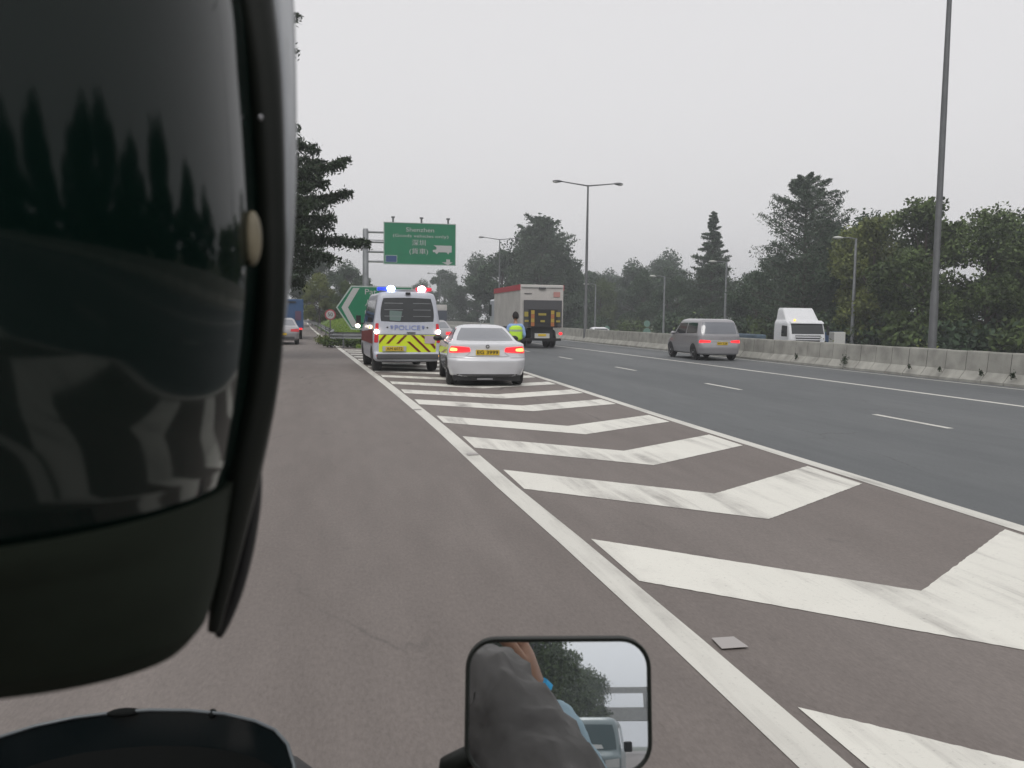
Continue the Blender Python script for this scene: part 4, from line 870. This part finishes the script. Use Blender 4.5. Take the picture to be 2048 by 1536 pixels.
# --- far cars
def small_car(name, label, loc, rz, paint, lit='taildim', sc=1):
    r_ = thing(name, label, 'car', loc, rz); r_.scale = (sc, sc, sc)
    V = Veh([(.22, .14, 4.1, .7, .2, .3), (.3, .03, 4.2, .82, .2, .4), (.6, 0, 4.2, .85, .2, .4), (.85, .07, 4.0, .84, .2, .4), (.92, .2, 3.3, .8, .25, .4), (.98, .5, 3.0, .75, .25, .3), (1.3, 1.2, 2.2, .6, .2, .3), (1.37, 1.45, 2.0, .45, .15, .15)], .05, .05)
    V.body('body', M[paint], r_)
    V.patch('rear_window', 'rear', [(-.64, .99), (.64, .99), (.5, 1.27), (-.5, 1.27)], M['glassl'], r_, .006)
    V.patch('windscreen', 'front', [(-.64, .99), (.64, .99), (.5, 1.27), (-.5, 1.27)], M['glass'], r_, .006)
    for sg in (-1, 1):
        V.patch('side_window', 'side', [(.9, .98), (2.8, .98), (2.2, 1.25), (1.3, 1.26)], M['glass'], r_, .006, (8, 4), 0, sg)
        V.patch('tail_light', 'rear', [(sg * .84, .66), (sg * .4, .68), (sg * .42, .8), (sg * .8, .82)], M[lit], r_, .012)
        V.patch('headlight', 'front', [(sg * .8, .6), (sg * .5, .6), (sg * .5, .7), (sg * .78, .72)], M['lampglass'], r_, .012)
        for y in (.75, 3.4): wheel(sg * .73, y, .31, .2, r_, None, sg)
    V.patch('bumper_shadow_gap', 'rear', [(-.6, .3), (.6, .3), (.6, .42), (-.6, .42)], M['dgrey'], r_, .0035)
    plate_obj(V, 0, .55, .42, .11, r_, '', 'plate'); return r_
small_car('silver_saloon', 'silver-grey saloon in the slip road right beside the helmet edge', (-2.5, 46, 0), R(3), 'silver')
small_car('white_far_car', 'small white car across the median left of the lamp post foot', (21.3, 70.5, -.62), R(180), 'white', sc=1.05)
small_car('pale_lane_car', 'pale grey car glimpsed between police van and white two-door saloon', (4.95, 42, 0), R(0), 'silver', 'tail')
ol = MB(); ol.prism([(-.42, 0, 0), (.42, 0, 0), (.34, 0, .42), (-.34, 0, .42)], (0, .3, 0))
bt = thing('blue_truck', 'dark blue box truck ahead on the slip road beside the helmet edge', 'truck', (-2.85, 55.5, 0), R(3)); bt.scale = (1, 1, .92)
MB().box((0, 3.2, 1.72), (2.2, 6.4, 1.95)).build('cargo_box', M['bluetruck'], bt, bevel=.04)
MB().box((.1, -.03, 2.5), (1.1, .05, .1)).build('top_slot', M['black'], bt); MB().box((0, 3, .62), (1.6, 5.8, .2)).build('chassis', M['black'], bt)
MB().box((.78, -.03, 1.6), (.35, .03, .6)).build('reddish_panel', mat('dull_mauve', (.10, .05, .09), .6), bt)
for sg in (-1, 1):
    wheel(sg * .9, 1.3, .42, .26, bt, M['galvd'], sg); wheel(sg * .9, 6.4, .42, .26, bt, M['galvd'], sg)
    MB().box((sg * .92, -.03, .72), (.2, .05, .12)).build('tail_light', M['tail'], bt)
MB().box((0, 7.2, 1.35), (2.1, 1.5, 1.9)).build('cab', M['bluetruck'], bt, bevel=.08)
dt = thing('dark_truck', 'far dark flat truck carrying a white box, right of the police van', 'truck', (10.3, 90, 0), 0)
MB().box((0, 4, 1.55), (2.5, 8, 1.1)).build('body', mat('slate_paint', (.05, .06, .08), .7), dt, bevel=.05); MB().box((.6, 1.5, 2.4), (1.5, 1.6, .6)).build('white_box', M['boxgrey'], dt, bevel=.05)
for sg in (-1, 1):
    for y in (1.5, 7): wheel(sg * .95, y, .48, .28, dt, M['galvd'], sg)
# van following behind: seen in the mirror
fv = thing('following_van', 'pale teal light van following close behind, seen in the handlebar mirror', 'van', (-1.38, -27.5, 0), 0)
V = Veh([(.3, .1, 4.6, .85, .1, .3), (.5, 0, 4.75, .9, .1, .3), (.95, 0, 4.7, .9, .1, .3), (1.1, 0, 4.45, .89, .1, .25), (1.75, .05, 4.0, .80, .1, .2), (1.88, .1, 3.85, .74, .1, .2), (1.93, .2, 3.7, .6, .1, .2)], .03, .05)
V.body('body', mat('pale_teal_paint', (.17, .215, .22), .4, coat=.4), fv)
V.patch('windscreen', 'front', [(-.8, 1.12), (.8, 1.12), (.7, 1.74), (-.7, 1.74)], mat('teal_glass', (.05, .08, .085), .12, spec=.6), fv, .01, (12, 8), .1)
V.patch('dashboard_paper', 'front', [(-.1, 1.13), (.45, 1.15), (.4, 1.24), (-.05, 1.26)], M['lampglass'], fv, .016)
for sg in (-1, 1):
    V.patch('side_window', 'side', [(2.6, 1.15), (4.0, 1.15), (3.7, 1.7), (2.6, 1.72)], M['glass'], fv, .006, (6, 4), 0, sg)
    V.patch('headlight', 'front', [(sg * .85, .7), (sg * .5, .7), (sg * .5, .88), (sg * .85, .92)], M['lampglass'], fv, .015)
    MB().box((sg * 1.07, 4.0, 1.2), (.22, .1, .26)).build('wing_mirror', M['black'], fv, bevel=.04)
    for y in (.9, 3.8): wheel(sg * .75, y, .32, .2, fv, None, sg)
small_car('reddish_car', 'red car far behind on the main road, seen in the mirror', (8.0, -35, 0), 0, 'red')

# overpass behind
op = thing('overpass', 'grey concrete overpass with railing crossing behind the camera, seen in the mirror', 'bridge', (0, -132, 0))
MB().box((15, 0, 5.2), (110, 5, 1.7)).build('deck', M['overpass'], op); MB().box((15, 2.6, 8.3), (110, .5, .8)).build('upper_beam', M['overpass'], op)
for x in range(-30, 61, 6): MB().box((x, 2.6, 6.97), (.6, .4, 1.85)).build('railing_post', M['overpass'], op)
for x in (-14, 18, 40): MB().box((x, 0, 2.17), (1.4, 3, 4.3)).build('pier', M['overpass'], op)

# ------------------------------------------------------------------ people
def skinned(joints, edges, sub=2, root=0):
    """joints: list of (xyz, radius or (rx, ry))"""
    me = D.meshes.new('b'); me.from_pydata([j[0] for j in joints], edges, []); o = D.objects.new('b', me); COL.objects.link(o)
    sk = o.modifiers.new('s', 'SKIN'); sk.use_smooth_shade = True
    for i, j in enumerate(joints):
        r_ = j[1] if hasattr(j[1], '__len__') else (j[1], j[1]); me.skin_vertices[0].data[i].radius = r_
        me.skin_vertices[0].data[i].use_root = (i == root)
    ss = o.modifiers.new('u', 'SUBSURF'); ss.levels = sub; ss.render_levels = sub
    dg = bpy.context.evaluated_depsgraph_get(); dg.update(); out = D.meshes.new_from_object(o.evaluated_get(dg)); D.objects.remove(o); out.materials.clear(); return out
def chain(n, s=0): return [(s + i, s + i + 1) for i in range(n - 1)]
def hand(base, dirv, side, palmn, s=1, curl=.5):
    """joints and edges of a hand with five bent fingers, starting at the wrist"""
    d = Vector(dirv).normalized(); n = Vector(palmn); n = (n - d * n.dot(d)).normalized(); sd = d.cross(n) * side; b = Vector(base)
    J = [(b, .026 * s), (b + d * .045 * s, (.036 * s, .018 * s))]; E = [(0, 1)]
    for k, L in enumerate([.075, .085, .080, .062]):
        o_ = (k - 1.5) * .021 * s; k0 = b + d * .085 * s + sd * o_; i0 = len(J); J.append((k0, .0115 * s)); E.append((1, i0)); p = k0; dd = d.copy()
        for q, f in enumerate((.45, .3, .25)):
            dd = (dd + n * curl * .9).normalized(); p = p + dd * L * f * s; J.append((p, (.0095, .0085, .0075)[q] * s)); E.append((len(J) - 2, len(J) - 1))
    t0 = b + d * .035 * s - sd * .035 * s; i0 = len(J); J.append((t0, .013 * s)); E.append((1, i0)); p = t0; dd = (d - sd * .8 + n * .3).normalized()
    for q in range(2): p = p + dd * .032 * s; dd = (dd + n * curl * .6 + d * .2).normalized(); J.append((p, .0105 * s)); E.append((len(J) - 2, len(J) - 1))
    return J, E
def join(parts):
    J = []; E = []
    for (j, e, attach) in parts:
        b = len(J); J += j; E += [(a + b, c + b) for a, c in e]
        if attach is not None: E.append((attach, b))
    return J, E
def head_mesh(c, s=1, yaw=0):
    """head with brow, nose, mouth, chin and ears; faces +Y before yaw"""
    bm = bmesh.new(); bmesh.ops.create_icosphere(bm, subdivisions=4, radius=1)
    for v in bm.verts:
        x, y, z = v.co; X = x * .076; Y = y * .096; Z = z * .118
        if z < 0: X *= 1 - .28 * (-z) ** 1.5; Y = Y * (1 - .1 * -z) + .012 * (-z)
        if y > .3:
            Y += .022 * math.exp(-(x * x) / .02 - (z + .12) ** 2 / .03) ; Y += .007 * math.exp(-(x * x) / .08 - (z + .45) ** 2 / .01)
            Y -= .010 * math.exp(-((abs(x) - .38) ** 2) / .02 - (z - .08) ** 2 / .012); Y += .008 * math.exp(-(x * x) / .1 - (z + .82) ** 2 / .02)
        if abs(x) > .9 and abs(z) < .25 and abs(y) < .3: X += math.copysign(.014, x)
        v.co = (X * s, Y * s, Z * s)
    me = D.meshes.new('h'); bm.to_mesh(me); bm.free(); me.transform(Matrix.Translation(Vector(c)) @ Matrix.Rotation(yaw, 4, 'Z')); return me
def add_mesh(a, b):
    bm = bmesh.new(); bm.from_mesh(a); bm.from_mesh(b); bm.to_mesh(a); bm.free(); return a
def hair_mesh(c, s=1, yaw=0):
    bm = bmesh.new(); bmesh.ops.create_icosphere(bm, subdivisions=4, radius=1)
    bmesh.ops.delete(bm, geom=[v for v in bm.verts if (v.co.y > .35 and v.co.z < .45) or v.co.z < -.55 or (v.co.y > -.2 and v.co.z < -.1)], context='VERTS')
    for v in bm.verts: x, y, z = v.co; n = 1 + .03 * math.sin(31 * x + 17 * z) * math.cos(23 * y); v.co = (x * .084 * s * n, y * .104 * s * n, z * .128 * s * n)
    me = D.meshes.new('h'); bm.to_mesh(me); bm.free(); me.transform(Matrix.Translation(Vector(c)) @ Matrix.Rotation(yaw, 4, 'Z')); return me

# policeman standing beyond the coupe, back to the camera, right forearm forward
pm = thing('person', 'policeman in yellow-green vest and pale blue shirt standing behind the white car roof, back turned', 'person', (5.14, 24.6, 0), R(-4)); pm.scale = (.97, .97, .965)
LJ = [((0, 0, .92), (.15, .10)), ((0, -.01, 1.05), (.135, .09)), ((0, 0, 1.22), (.15, .095)), ((0, 0, 1.36), (.13, .08)), ((0, .005, 1.43), (.06, .055)), ((0, .02, 1.50), (.055, .055)), ((0, .03, 1.56), (.06, .07))]
def arm(sg, el, wr): return [((sg * .17, 0, 1.38), .06), (Vector((sg * .215, 0, 1.33)), .055), (Vector(el), .042), (Vector(wr), .028)]
aR = arm(1, (.265, -.03, 1.09), (.23, .18, 1.02)); aL = arm(-1, (-.26, -.03, 1.08), (-.22, .17, 1.0))
hR = hand((.25, .18, 1.02), (-.4, .9, .1), 1, (0, .2, -1), 1, .5); hL = hand((-.22, .17, 1.0), (.5, .8, .1), -1, (0, .2, -1), 1, .5)
def leg(sg): return [(Vector((sg * .085, 0, .86)), .085), (Vector((sg * .10, .01, .50)), .058), (Vector((sg * .11, -.02, .09)), .04), (Vector((sg * .115, .12, .035)), (.04, .03))]
J, E = join([(LJ, chain(7), None), (aR, chain(4), 3), (hR[0][1:], [(a - 1, b_ - 1) for a, b_ in hR[1] if a > 0], 10), (aL, chain(4), 3)])
b0 = len(J); J += hL[0][1:]; E += [(a - 1 + b0, b_ - 1 + b0) for a, b_ in hL[1] if a > 0] + [(b0 - 1, b0)]
for sg in (-1, 1): b0 = len(J); J += leg(sg); E += [(0, b0)] + [(b0 + a, b0 + c_) for a, c_ in chain(4)]
bd = add_mesh(skinned(J, E, 1), head_mesh((0, .03, 1.65), 1.1)); link('body', bd, M['skin'], pm, 180)
SJ = [((0, 0, .95), (.165, .115)), ((0, -.01, 1.08), (.155, .107)), ((0, 0, 1.22), (.168, .112)), ((0, 0, 1.36), (.148, .098)), ((0, .003, 1.44), (.07, .068))]
def sleeve(a): return [(a[0][0], .074), (a[1][0], .068), (a[2][0], .054), (Vector(a[2][0]).lerp(Vector(a[3][0]), .8), .044)]
J, E = join([(SJ, chain(5), None), (sleeve(aR), chain(4), 3), (sleeve(aL), chain(4), 3)]); link('shirt', skinned(J, E), M['polshirt'], pm, 180)
J = [((0, -.003, .93), (.235, .16)), ((0, -.013, 1.04), (.225, .15)), ((0, -.003, 1.2), (.24, .155)), ((0, -.003, 1.34), (.235, .145)), ((0, -.0, 1.40), (.15, .12))]
vs = link('hi_vis_vest', skinned(J, chain(5)), M['vest'], pm, 180)
for z, w_, d_ in ((1.10, .232, .165), (1.24, .242, .170)):
    MB().grid([[(w_ * .93 * math.cos(t_), d_ * .86 * math.sin(t_), zz) for t_ in [k * PI / 12 for k in range(24)]] for zz in (z - .03, z + .03)], True).build('reflective_band', M['vestgrey'], vs, 180)
J, E = join([([((0, 0, .90), (.165, .115)), ((0, 0, 1.0), (.155, .11))], [(0, 1)], None)])
for sg in (-1, 1): b0 = len(J); J += [(Vector((sg * .09, 0, .84)), .105), (Vector((sg * .10, .01, .48)), .078), (Vector((sg * .11, -.015, .12)), .066)]; E += [(0, b0), (b0, b0 + 1), (b0 + 1, b0 + 2)]
link('trousers', skinned(J, E), M['dark'], pm, 180)
for sg in (-1, 1): link('shoe', skinned([(Vector((sg * .11, -.05, .05)), (.05, .045)), (Vector((sg * .115, .05, .04)), (.052, .038)), (Vector((sg * .12, .16, .035)), (.048, .03))], chain(3)), M['black'], pm, 180)
link('hair', hair_mesh((0, .028, 1.662), 1.14), M['hair'], pm, 180)

# driver of the motorcycle (grey jacket), under the helmet; mostly below the picture, seen in the mirror
bx = -.14
dr = thing('person', 'motorcycle driver in crumpled grey jacket, seen in the handlebar mirror', 'person', (bx, .1, 0))
T = [((0, 0, .90), (.17, .13)), ((0, -.02, 1.05), (.16, .12)), ((0, .04, 1.18), (.175, .12)), ((-.03, .10, 1.265), (.12, .10)), ((-.055, .14, 1.34), (.05, .05)), ((-.04, .18, 1.45), (.042, .045))]
def parr(sg): return [(Vector((sg * .17, .10, 1.30)), .068), (Vector((sg * .23, .12, 1.25)), .06), (Vector((sg * .36, .30, 1.05)), .048), (Vector((sg * .31, .54, 1.02)), .03)]
hr = hand((.31, .54, 1.02), (-.1, 1, .0), 1, (0, 0, -1), 1.05, .8); hl = hand((-.31, .54, 1.02), (.1, 1, .0), -1, (0, 0, -1), 1.05, .8)
def pleg(sg): return [(Vector((sg * .10, .03, .86)), .09), (Vector((sg * .24, .44, .74)), .062), (Vector((sg * .22, .22, .34)), .045), (Vector((sg * .22, .38, .29)), .035)]
J, E = join([(T, chain(6), None), (parr(1), chain(4), 3), (hr[0][1:], [(a - 1, b_ - 1) for a, b_ in hr[1] if a > 0], 9), (parr(-1), chain(4), 3)])
b0 = len(J); J += hl[0][1:]; E += [(a - 1 + b0, b_ - 1 + b0) for a, b_ in hl[1] if a > 0] + [(b0 - 1, b0)]
for sg in (-1, 1): b0 = len(J); J += pleg(sg); E += [(0, b0)] + [(b0 + a, b0 + c_) for a, c_ in chain(4)]
hd = head_mesh((-.012, .215, 1.605), .78); link('body', add_mesh(skinned(J, E, 1), hd), M['skin'], dr, 180)
J, E = join([([(a, (r_[0] + .03, r_[1] + .03)) for a, r_ in T[:5]], chain(5), None), ([(a, r_ + .024) for a, r_ in parr(1)[:3]] + [(Vector((.315, .50, 1.022)), .045)], chain(4), 3), ([(a, r_ + .024) for a, r_ in parr(-1)[:3]] + [(Vector((-.315, .50, 1.022)), .045)], chain(4), 3)])
jk = link('jacket', skinned(J, E, 3), M['jacket'], dr, 180)
tx = D.textures.new('folds', 'CLOUDS'); tx.noise_scale = .038; tx.noise_depth = 2; tx.noise_type = 'SOFT_NOISE'
dm = jk.modifiers.new('folds', 'DISPLACE'); dm.texture = tx; dm.strength = .045; dm.mid_level = .5
MB().tube([(.075 * math.cos(t_) - .05, .15 + .065 * math.sin(t_), 1.40 + .01 * math.sin(t_)) for t_ in [k * PI / 12 for k in range(25)]], .018, 8).build('collar', M['jacket'], jk, 180)
J = [((0, 0, .90), (.18, .14))]; E = []
for sg in (-1, 1): b0 = len(J); J += [(a, (r_ + .02 if not hasattr(r_, '__len__') else r_)) for a, r_ in pleg(sg)[:3]]; E += [(0, b0), (b0, b0 + 1), (b0 + 1, b0 + 2)]
link('trousers', skinned(J, E), M['dark'], dr, 180)

# photographer on the back seat holding up the phone, right arm bare below a pale blue sleeve
ph = thing('person', 'pillion passenger in pale blue shirt holding up a phone, seen in the mirror', 'person', (-.05, -.36, 0))
T = [((-.12, -.02, .96), (.16, .12)), ((-.13, -.02, 1.08), (.14, .105)), ((-.13, .0, 1.20), (.15, .105)), ((-.12, .03, 1.30), (.12, .09)), ((-.06, .07, 1.37), (.055, .055)), ((-.0, .10, 1.44), (.05, .05))]
ra = [(Vector((.0, .03, 1.28)), .05), (Vector((.06, .06, 1.25)), .048), (Vector((.200, .27, 1.17)), .038), (Vector((.118, .35, 1.335)), .027)]
la = [(Vector((-.25, .03, 1.28)), .05), (Vector((-.30, .05, 1.22)), .048), (Vector((-.31, .20, 1.02)), .040), (Vector((-.24, .34, 1.08)), .027)]
hr = hand((.118, .35, 1.335), (-.28, -.02, 1), 1, (-1, .1, -.2), 1, .55); hl = hand((-.24, .34, 1.08), (.6, .7, -.1), -1, (0, 0, -1), 1, .5)
def qleg(sg): return [(Vector((sg * .12 - .06, .05, .95)), .085), (Vector((sg * .30 - .06, .42, .82)), .06), (Vector((sg * .26 - .06, .30, .45)), .045), (Vector((sg * .26 - .06, .44, .40)), .035)]
J, E = join([(T, chain(6), None), (ra, chain(4), 3), (hr[0][1:], [(a - 1, b_ - 1) for a, b_ in hr[1] if a > 0], 9), (la, chain(4), 3)])
b0 = len(J); J += hl[0][1:]; E += [(a - 1 + b0, b_ - 1 + b0) for a, b_ in hl[1] if a > 0] + [(b0 - 1, b0)]
for sg in (-1, 1): b0 = len(J); J += qleg(sg); E += [(0, b0)] + [(b0 + a, b0 + c_) for a, c_ in chain(4)]
link('body', add_mesh(skinned(J, E, 1), head_mesh((.05, .13, 1.545), .92)), M['skin'], ph, 180)
link('hair', hair_mesh((.05, .127, 1.555), .95), M['hair'], ph, 180)
J, E = join([([(a, (r_[0] + .02, r_[1] + .02)) for a, r_ in T[:5]], chain(5), None), ([(ra[0][0], .07), (ra[1][0], .068), (ra[2][0], .058), (ra[2][0].lerp(ra[3][0], .86), .052)], chain(4), 3), ([(la[0][0], .07), (la[1][0], .064), (la[2][0], .054), (la[3][0], .04)], chain(4), 3)])
sh = link('shirt', skinned(J, E, 3), M['shirt'], ph, 180); d2 = sh.modifiers.new('folds', 'DISPLACE'); d2.texture = tx; d2.strength = .016; d2.mid_level = .5
cf = ra[2][0].lerp(ra[3][0], .92); ce = ra[2][0].lerp(ra[3][0], .98); MB().tube([cf, ce], [.037, .033], 14).build('cuff', M['cyan'], sh, 60)
J = [((-.06, 0, .98), (.17, .13))]; E = []
for sg in (-1, 1): b0 = len(J); J += [(a, (r_ + .02 if not hasattr(r_, '__len__') else r_)) for a, r_ in qleg(sg)[:3]]; E += [(0, b0), (b0, b0 + 1), (b0 + 1, b0 + 2)]
link('trousers', skinned(J, E), M['dark'], ph, 180)
tag(MB().box((.01, -.022, 1.585), (.055, .014, .115), R(-11)).build('phone', M['phone'], bevel=.006), 'black mobile phone held up by the pillion passenger, seen only by reflection', 'phone')

# ------------------------------------------------------------------ helmet
HC = CAM + FW * .285 - RT * .183; HC.z = CAM.z
hm = thing('motorcycle_helmet', 'huge glossy black helmet filling the left edge, with rubber trim and raised visor', 'helmet', HC)
def hsec(tab, nsub=4, WS=1):
    z = np.array([t_[0] for t_ in tab]); a = np.array([t_[1] for t_ in tab]); b = np.array([t_[2] for t_ in tab])
    zz = np.concatenate([np.linspace(z[i], z[i + 1], nsub, endpoint=False) for i in range(len(z) - 1)] + [[z[-1]]])
    A = np.interp(zz, z, a); B = np.interp(zz, z, b)
    for _ in range(3):
        for Q in (A, B): Q[1:-1] = (Q[:-2] + 2 * Q[1:-1] + Q[2:]) / 4
    rows = []
    for q in range(len(zz)):
        row = []
        for k in range(96):
            t_ = 2 * PI * k / 96; c_, s_ = math.cos(t_), math.sin(t_); e = 1
            row.append(RT * (A[q] * WS * math.copysign(abs(c_) ** e, c_)) + FW * (B[q] * math.copysign(abs(s_) ** e, s_)) + Vector((0, 0, zz[q])))
        rows.append(row)
    mb = MB(); mb.grid(rows, True); mb.poly(rows[0]); mb.poly(rows[-1]); return mb
hsec([(-.061, .085, .089), (-.051, .088, .097), (-.03, .092, .105), (-.01, .0945, .11), (.02, .097, .114), (.06, .0955, .115), (.10, .093, .112), (.14, .086, .104), (.17, .074, .09), (.195, .050, .065), (.207, .014, .02)], 8, 1).build('shell', M['helmet'], hm, 50)
hsec([(-.118, .040, .020), (-.117, .060, .032), (-.113, .074, .044), (-.105, .0805, .054), (-.09, .0840, .068), (-.072, .0860, .083), (-.065, .0868, .090), (-.0595, .0875, .0925)], 6).build('neck_guard', M['guard'], hm, 60)
def rel(p): return p - HC
def ptube(lst, d, flat=None, n=12):
    pts = [rel(near(px, py, d + (dd[0] if dd else 0))) for px, py, hw, *dd in lst]; rs = [hw / 1750 * d for _, _, hw, *_ in lst]
    # densify
    P = []; Q = []
    for i in range(len(pts) - 1):
        p0, p1, p2, p3 = pts[max(i - 1, 0)], pts[i], pts[i + 1], pts[min(i + 2, len(pts) - 1)]
        for k in range(6):
            t_ = k / 6; P.append(.5 * ((2 * p1) + (p2 - p0) * t_ + (2 * p0 - 5 * p1 + 4 * p2 - p3) * t_ ** 2 + (3 * p1 - p0 - 3 * p2 + p3) * t_ ** 3)); Q.append(rs[i] + (rs[i + 1] - rs[i]) * t_)
    P.append(pts[-1]); Q.append(rs[-1]); return MB().tube(P, Q, n, True, flat)
ptube([(440, -330, 44), (478, -150, 44), (503, 0, 42), (522, 130, 38), (534, 270, 33), (541, 420, 29), (542, 540, 29), (535, 680, 31), (520, 790, 33), (500, 880, 36), (482, 960, 37), (466, 1050, 30), (450, 1140, 23), (436, 1210, 17), (427, 1262, 12)], .312).build('edge_trim', M['trim'], hm, 180)
ptube([(512, 948, 12), (508, 1010, 14), (494, 1100, 14), (474, 1180, 13), (452, 1240, 11), (437, 1272, 8)], .322).build('lower_trim', M['black'], hm, 180)
ptube([(525, -300, 22), (556, -100, 21), (568, 20, 20), (575, 150, 17), (580, 300, 13), (580, 450, 9), (575, 540, 8), (568, 620, 6), (559, 690, 4)], .325, None, 14).build('visor', M['visor'], hm, 180)
MB().ball(rel(near(505, 477, .290)), (.0030, .004, .0090), 16, 12).build('press_stud', M['ivory'], hm, 180)
MB().ball(rel(near(521, 235, .300)), (.0008, .001, .001)).build('rivet', M['rim'], hm, 180)

# ------------------------------------------------------------------ motorcycle: screen, mirrors, bars, body
mc = thing('motorcycle', 'dark motorcycle front with rear-view mirror and smoked windscreen edge at the bottom', 'motorcycle', (bx, .6, 0))
MO = Vector((bx, .6, 0))
def rl(p): return Vector(p) - MO
top = [(-120, 1512, .70), (-60, 1492, .73), (0, 1474, .75), (70, 1452, .765), (150, 1435, .775), (230, 1425, .78), (300, 1420, .78), (380, 1421, .78), (450, 1428, .775), (510, 1442, .765), (550, 1460, .75), (575, 1488, .735), (588, 1530, .72), (594, 1590, .705)]
TP = [rl(near(*q)) for q in top]
MB().tube(TP, .0016, 8).build('screen_rim', M['edge'], mc, 180)
cen = sum(TP, Vector()) / len(TP)
lowr = [p.lerp(Vector((cen.x, p.y + .0, p.z)), .02) + Vector((0, .012, -.040)) for p in TP]
low2 = [p.lerp(Vector((cen.x, p.y, p.z)), .06) + Vector((0, -.02, -.10)) for p in TP]
low3 = [p.lerp(Vector((cen.x, p.y, p.z)), .15) + Vector((0, .06, -.30)) for p in TP]
MB().grid([TP, [a.lerp(b_, .5) for a, b_ in zip(TP, lowr)], lowr]).build('windscreen', M['screen'], mc, 180)
MB().grid([[p + Vector((0, -.004, -.016)) for p in TP] if False else lowr, low2, low3]).build('instrument_cowl', M['cowl'], mc, 180)
for (px, py, w_) in [(248, 1425, .030), (425, 1427, .008)]:
    p = rl(near(px, py, .779)); MB().ball(p, (w_ * .5, .005, .004)).build('screen_clip', M['cowl'], mc, 180)
mcn = near(1117, 1411, .70); nrm = Vector((-.169, -.958, .232)).normalized()
ux = Vector((0, 0, 1)).cross(nrm).normalized() * 1; 
if ux.dot(RT) < 0: ux = -ux
uz = nrm.cross(ux); uz = uz if uz.z > 0 else -uz
ux = (ux + uz * .008).normalized()
def rrect(w_, h_, r_, off, n=8, c0=None):
    out = []
    for (sx_, sz_, a0) in [(1, 1, 0), (-1, 1, 90), (-1, -1, 180), (1, -1, 270)]:
        for k in range(n + 1):
            a = R(a0 + 90 * k / n); x = sx_ * (w_ / 2 - r_) + r_ * math.cos(a); z = sz_ * (h_ / 2 - r_) + r_ * math.sin(a)
            out.append(rl(mcn) + ux * x + uz * z + nrm * off)
    return out
W_, H_ = .1545, .1095
mi = thing('m', '', '') ; D.objects.remove(mi)
mfr = MB(); mfr.grid([rrect(W_ - .008, H_ - .008, .021, .0012), rrect(W_ - .006, H_ - .006, .022, .0035), rrect(W_ - .002, H_ - .002, .024, .004), rrect(W_, H_, .025, .001), rrect(W_, H_, .025, -.008), rrect(W_ * .96, H_ * .95, .025, -.02), rrect(W_ * .8, H_ * .75, .025, -.034), rrect(W_ * .4, H_ * .35, .018, -.04)], True); mfr.poly(rrect(W_ * .4, H_ * .35, .018, -.04))
mir = mfr.build('mirror', M['trim'], mc, 50)
gl = MB(); gl.poly(rrect(W_ - .0075, H_ - .0075, .021, .0014)); gl.build('mirror_glass', M['mirror'], mir)
st0 = rl(mcn) - ux * .055 - uz * .038 - nrm * .02
MB().tube([st0, rl(near(900, 1530, .73)), rl(near(860, 1700, .75)), Vector((.28, .16, 1.02))], [.011, .010, .0035, .008], 10).build('mirror_stem', M['trim'], mir, 180)
MB().tube([(-.38, .04, 1.0), (-.2, .14, 1.03), (0, .18, 1.02), (.2, .14, 1.03), (.38, .04, 1.0)], .013, 10).build('handlebar', M['black'], mc, 180)
for sg in (-1, 1): MB().tube([(sg * .27, .10, 1.02), (sg * .40, .03, 1.0)], .02, 12).build('grip', M['rubber'], mc, 60)
V = Veh([(.35, -.5, .5, .10, .06, .06), (.5, -.75, .62, .16, .1, .1), (.72, -1.2, .5, .16, .12, .1), (.80, -1.3, .35, .15, .12, .1), (.86, -1.2, .28, .12, .1, .1)], .02, .04)
V.body('bodywork', M['black'], mc)
MB().box((0, -.75, .885), (.24, .85, .07)).build('seat', M['rubber'], mc, bevel=.03)
MB().ball((0, -.02, .93), (.13, .24, .10), 20, 12).build('fuel_tank', M['black'], mc, 180)
MB().ball((0, .38, .98), (.17, .14, .13), 20, 12).build('front_fairing', M['black'], mc, 180)
MB().ball((0, .5, .97), (.08, .05, .07), 16, 10).build('headlight', M['lampglass'], mc, 180)
for sg in (-1, 1): MB().tube([(sg * .09, .28, .95), (sg * .09, .62, .30)], .022, 10).build('fork_leg', M['galv'], mc, 180)
MB().tube([(.14, -.3, .32), (.17, -.9, .38), (.18, -1.25, .42)], [.03, .045, .045], 12).build('exhaust', M['rim'], mc, 60)
wheel(0, .66, .31, .11, mc, None, 1); wheel(0, -.85, .31, .14, mc, None, 1)

# ------------------------------------------------------------------ haze
hz = MB().box((0, 0, 10.5), (1244, 1244, 27)).build('haze', None); hm_ = D.materials.new('haze'); hm_.use_nodes = True
n = hm_.node_tree; n.nodes.clear(); out = n.nodes.new('ShaderNodeOutputMaterial'); pv = n.nodes.new('ShaderNodeVolumePrincipled')
pv.inputs['Color'].default_value = (.86, .89, .93, 1); pv.inputs['Density'].default_value = .0016; pv.inputs['Anisotropy'].default_value = .2
n.links.new(pv.outputs[0], out.inputs['Volume']); hz.data.materials.append(hm_); tag(hz, 'thin pale haze over the motorway', 'haze', kind='stuff')
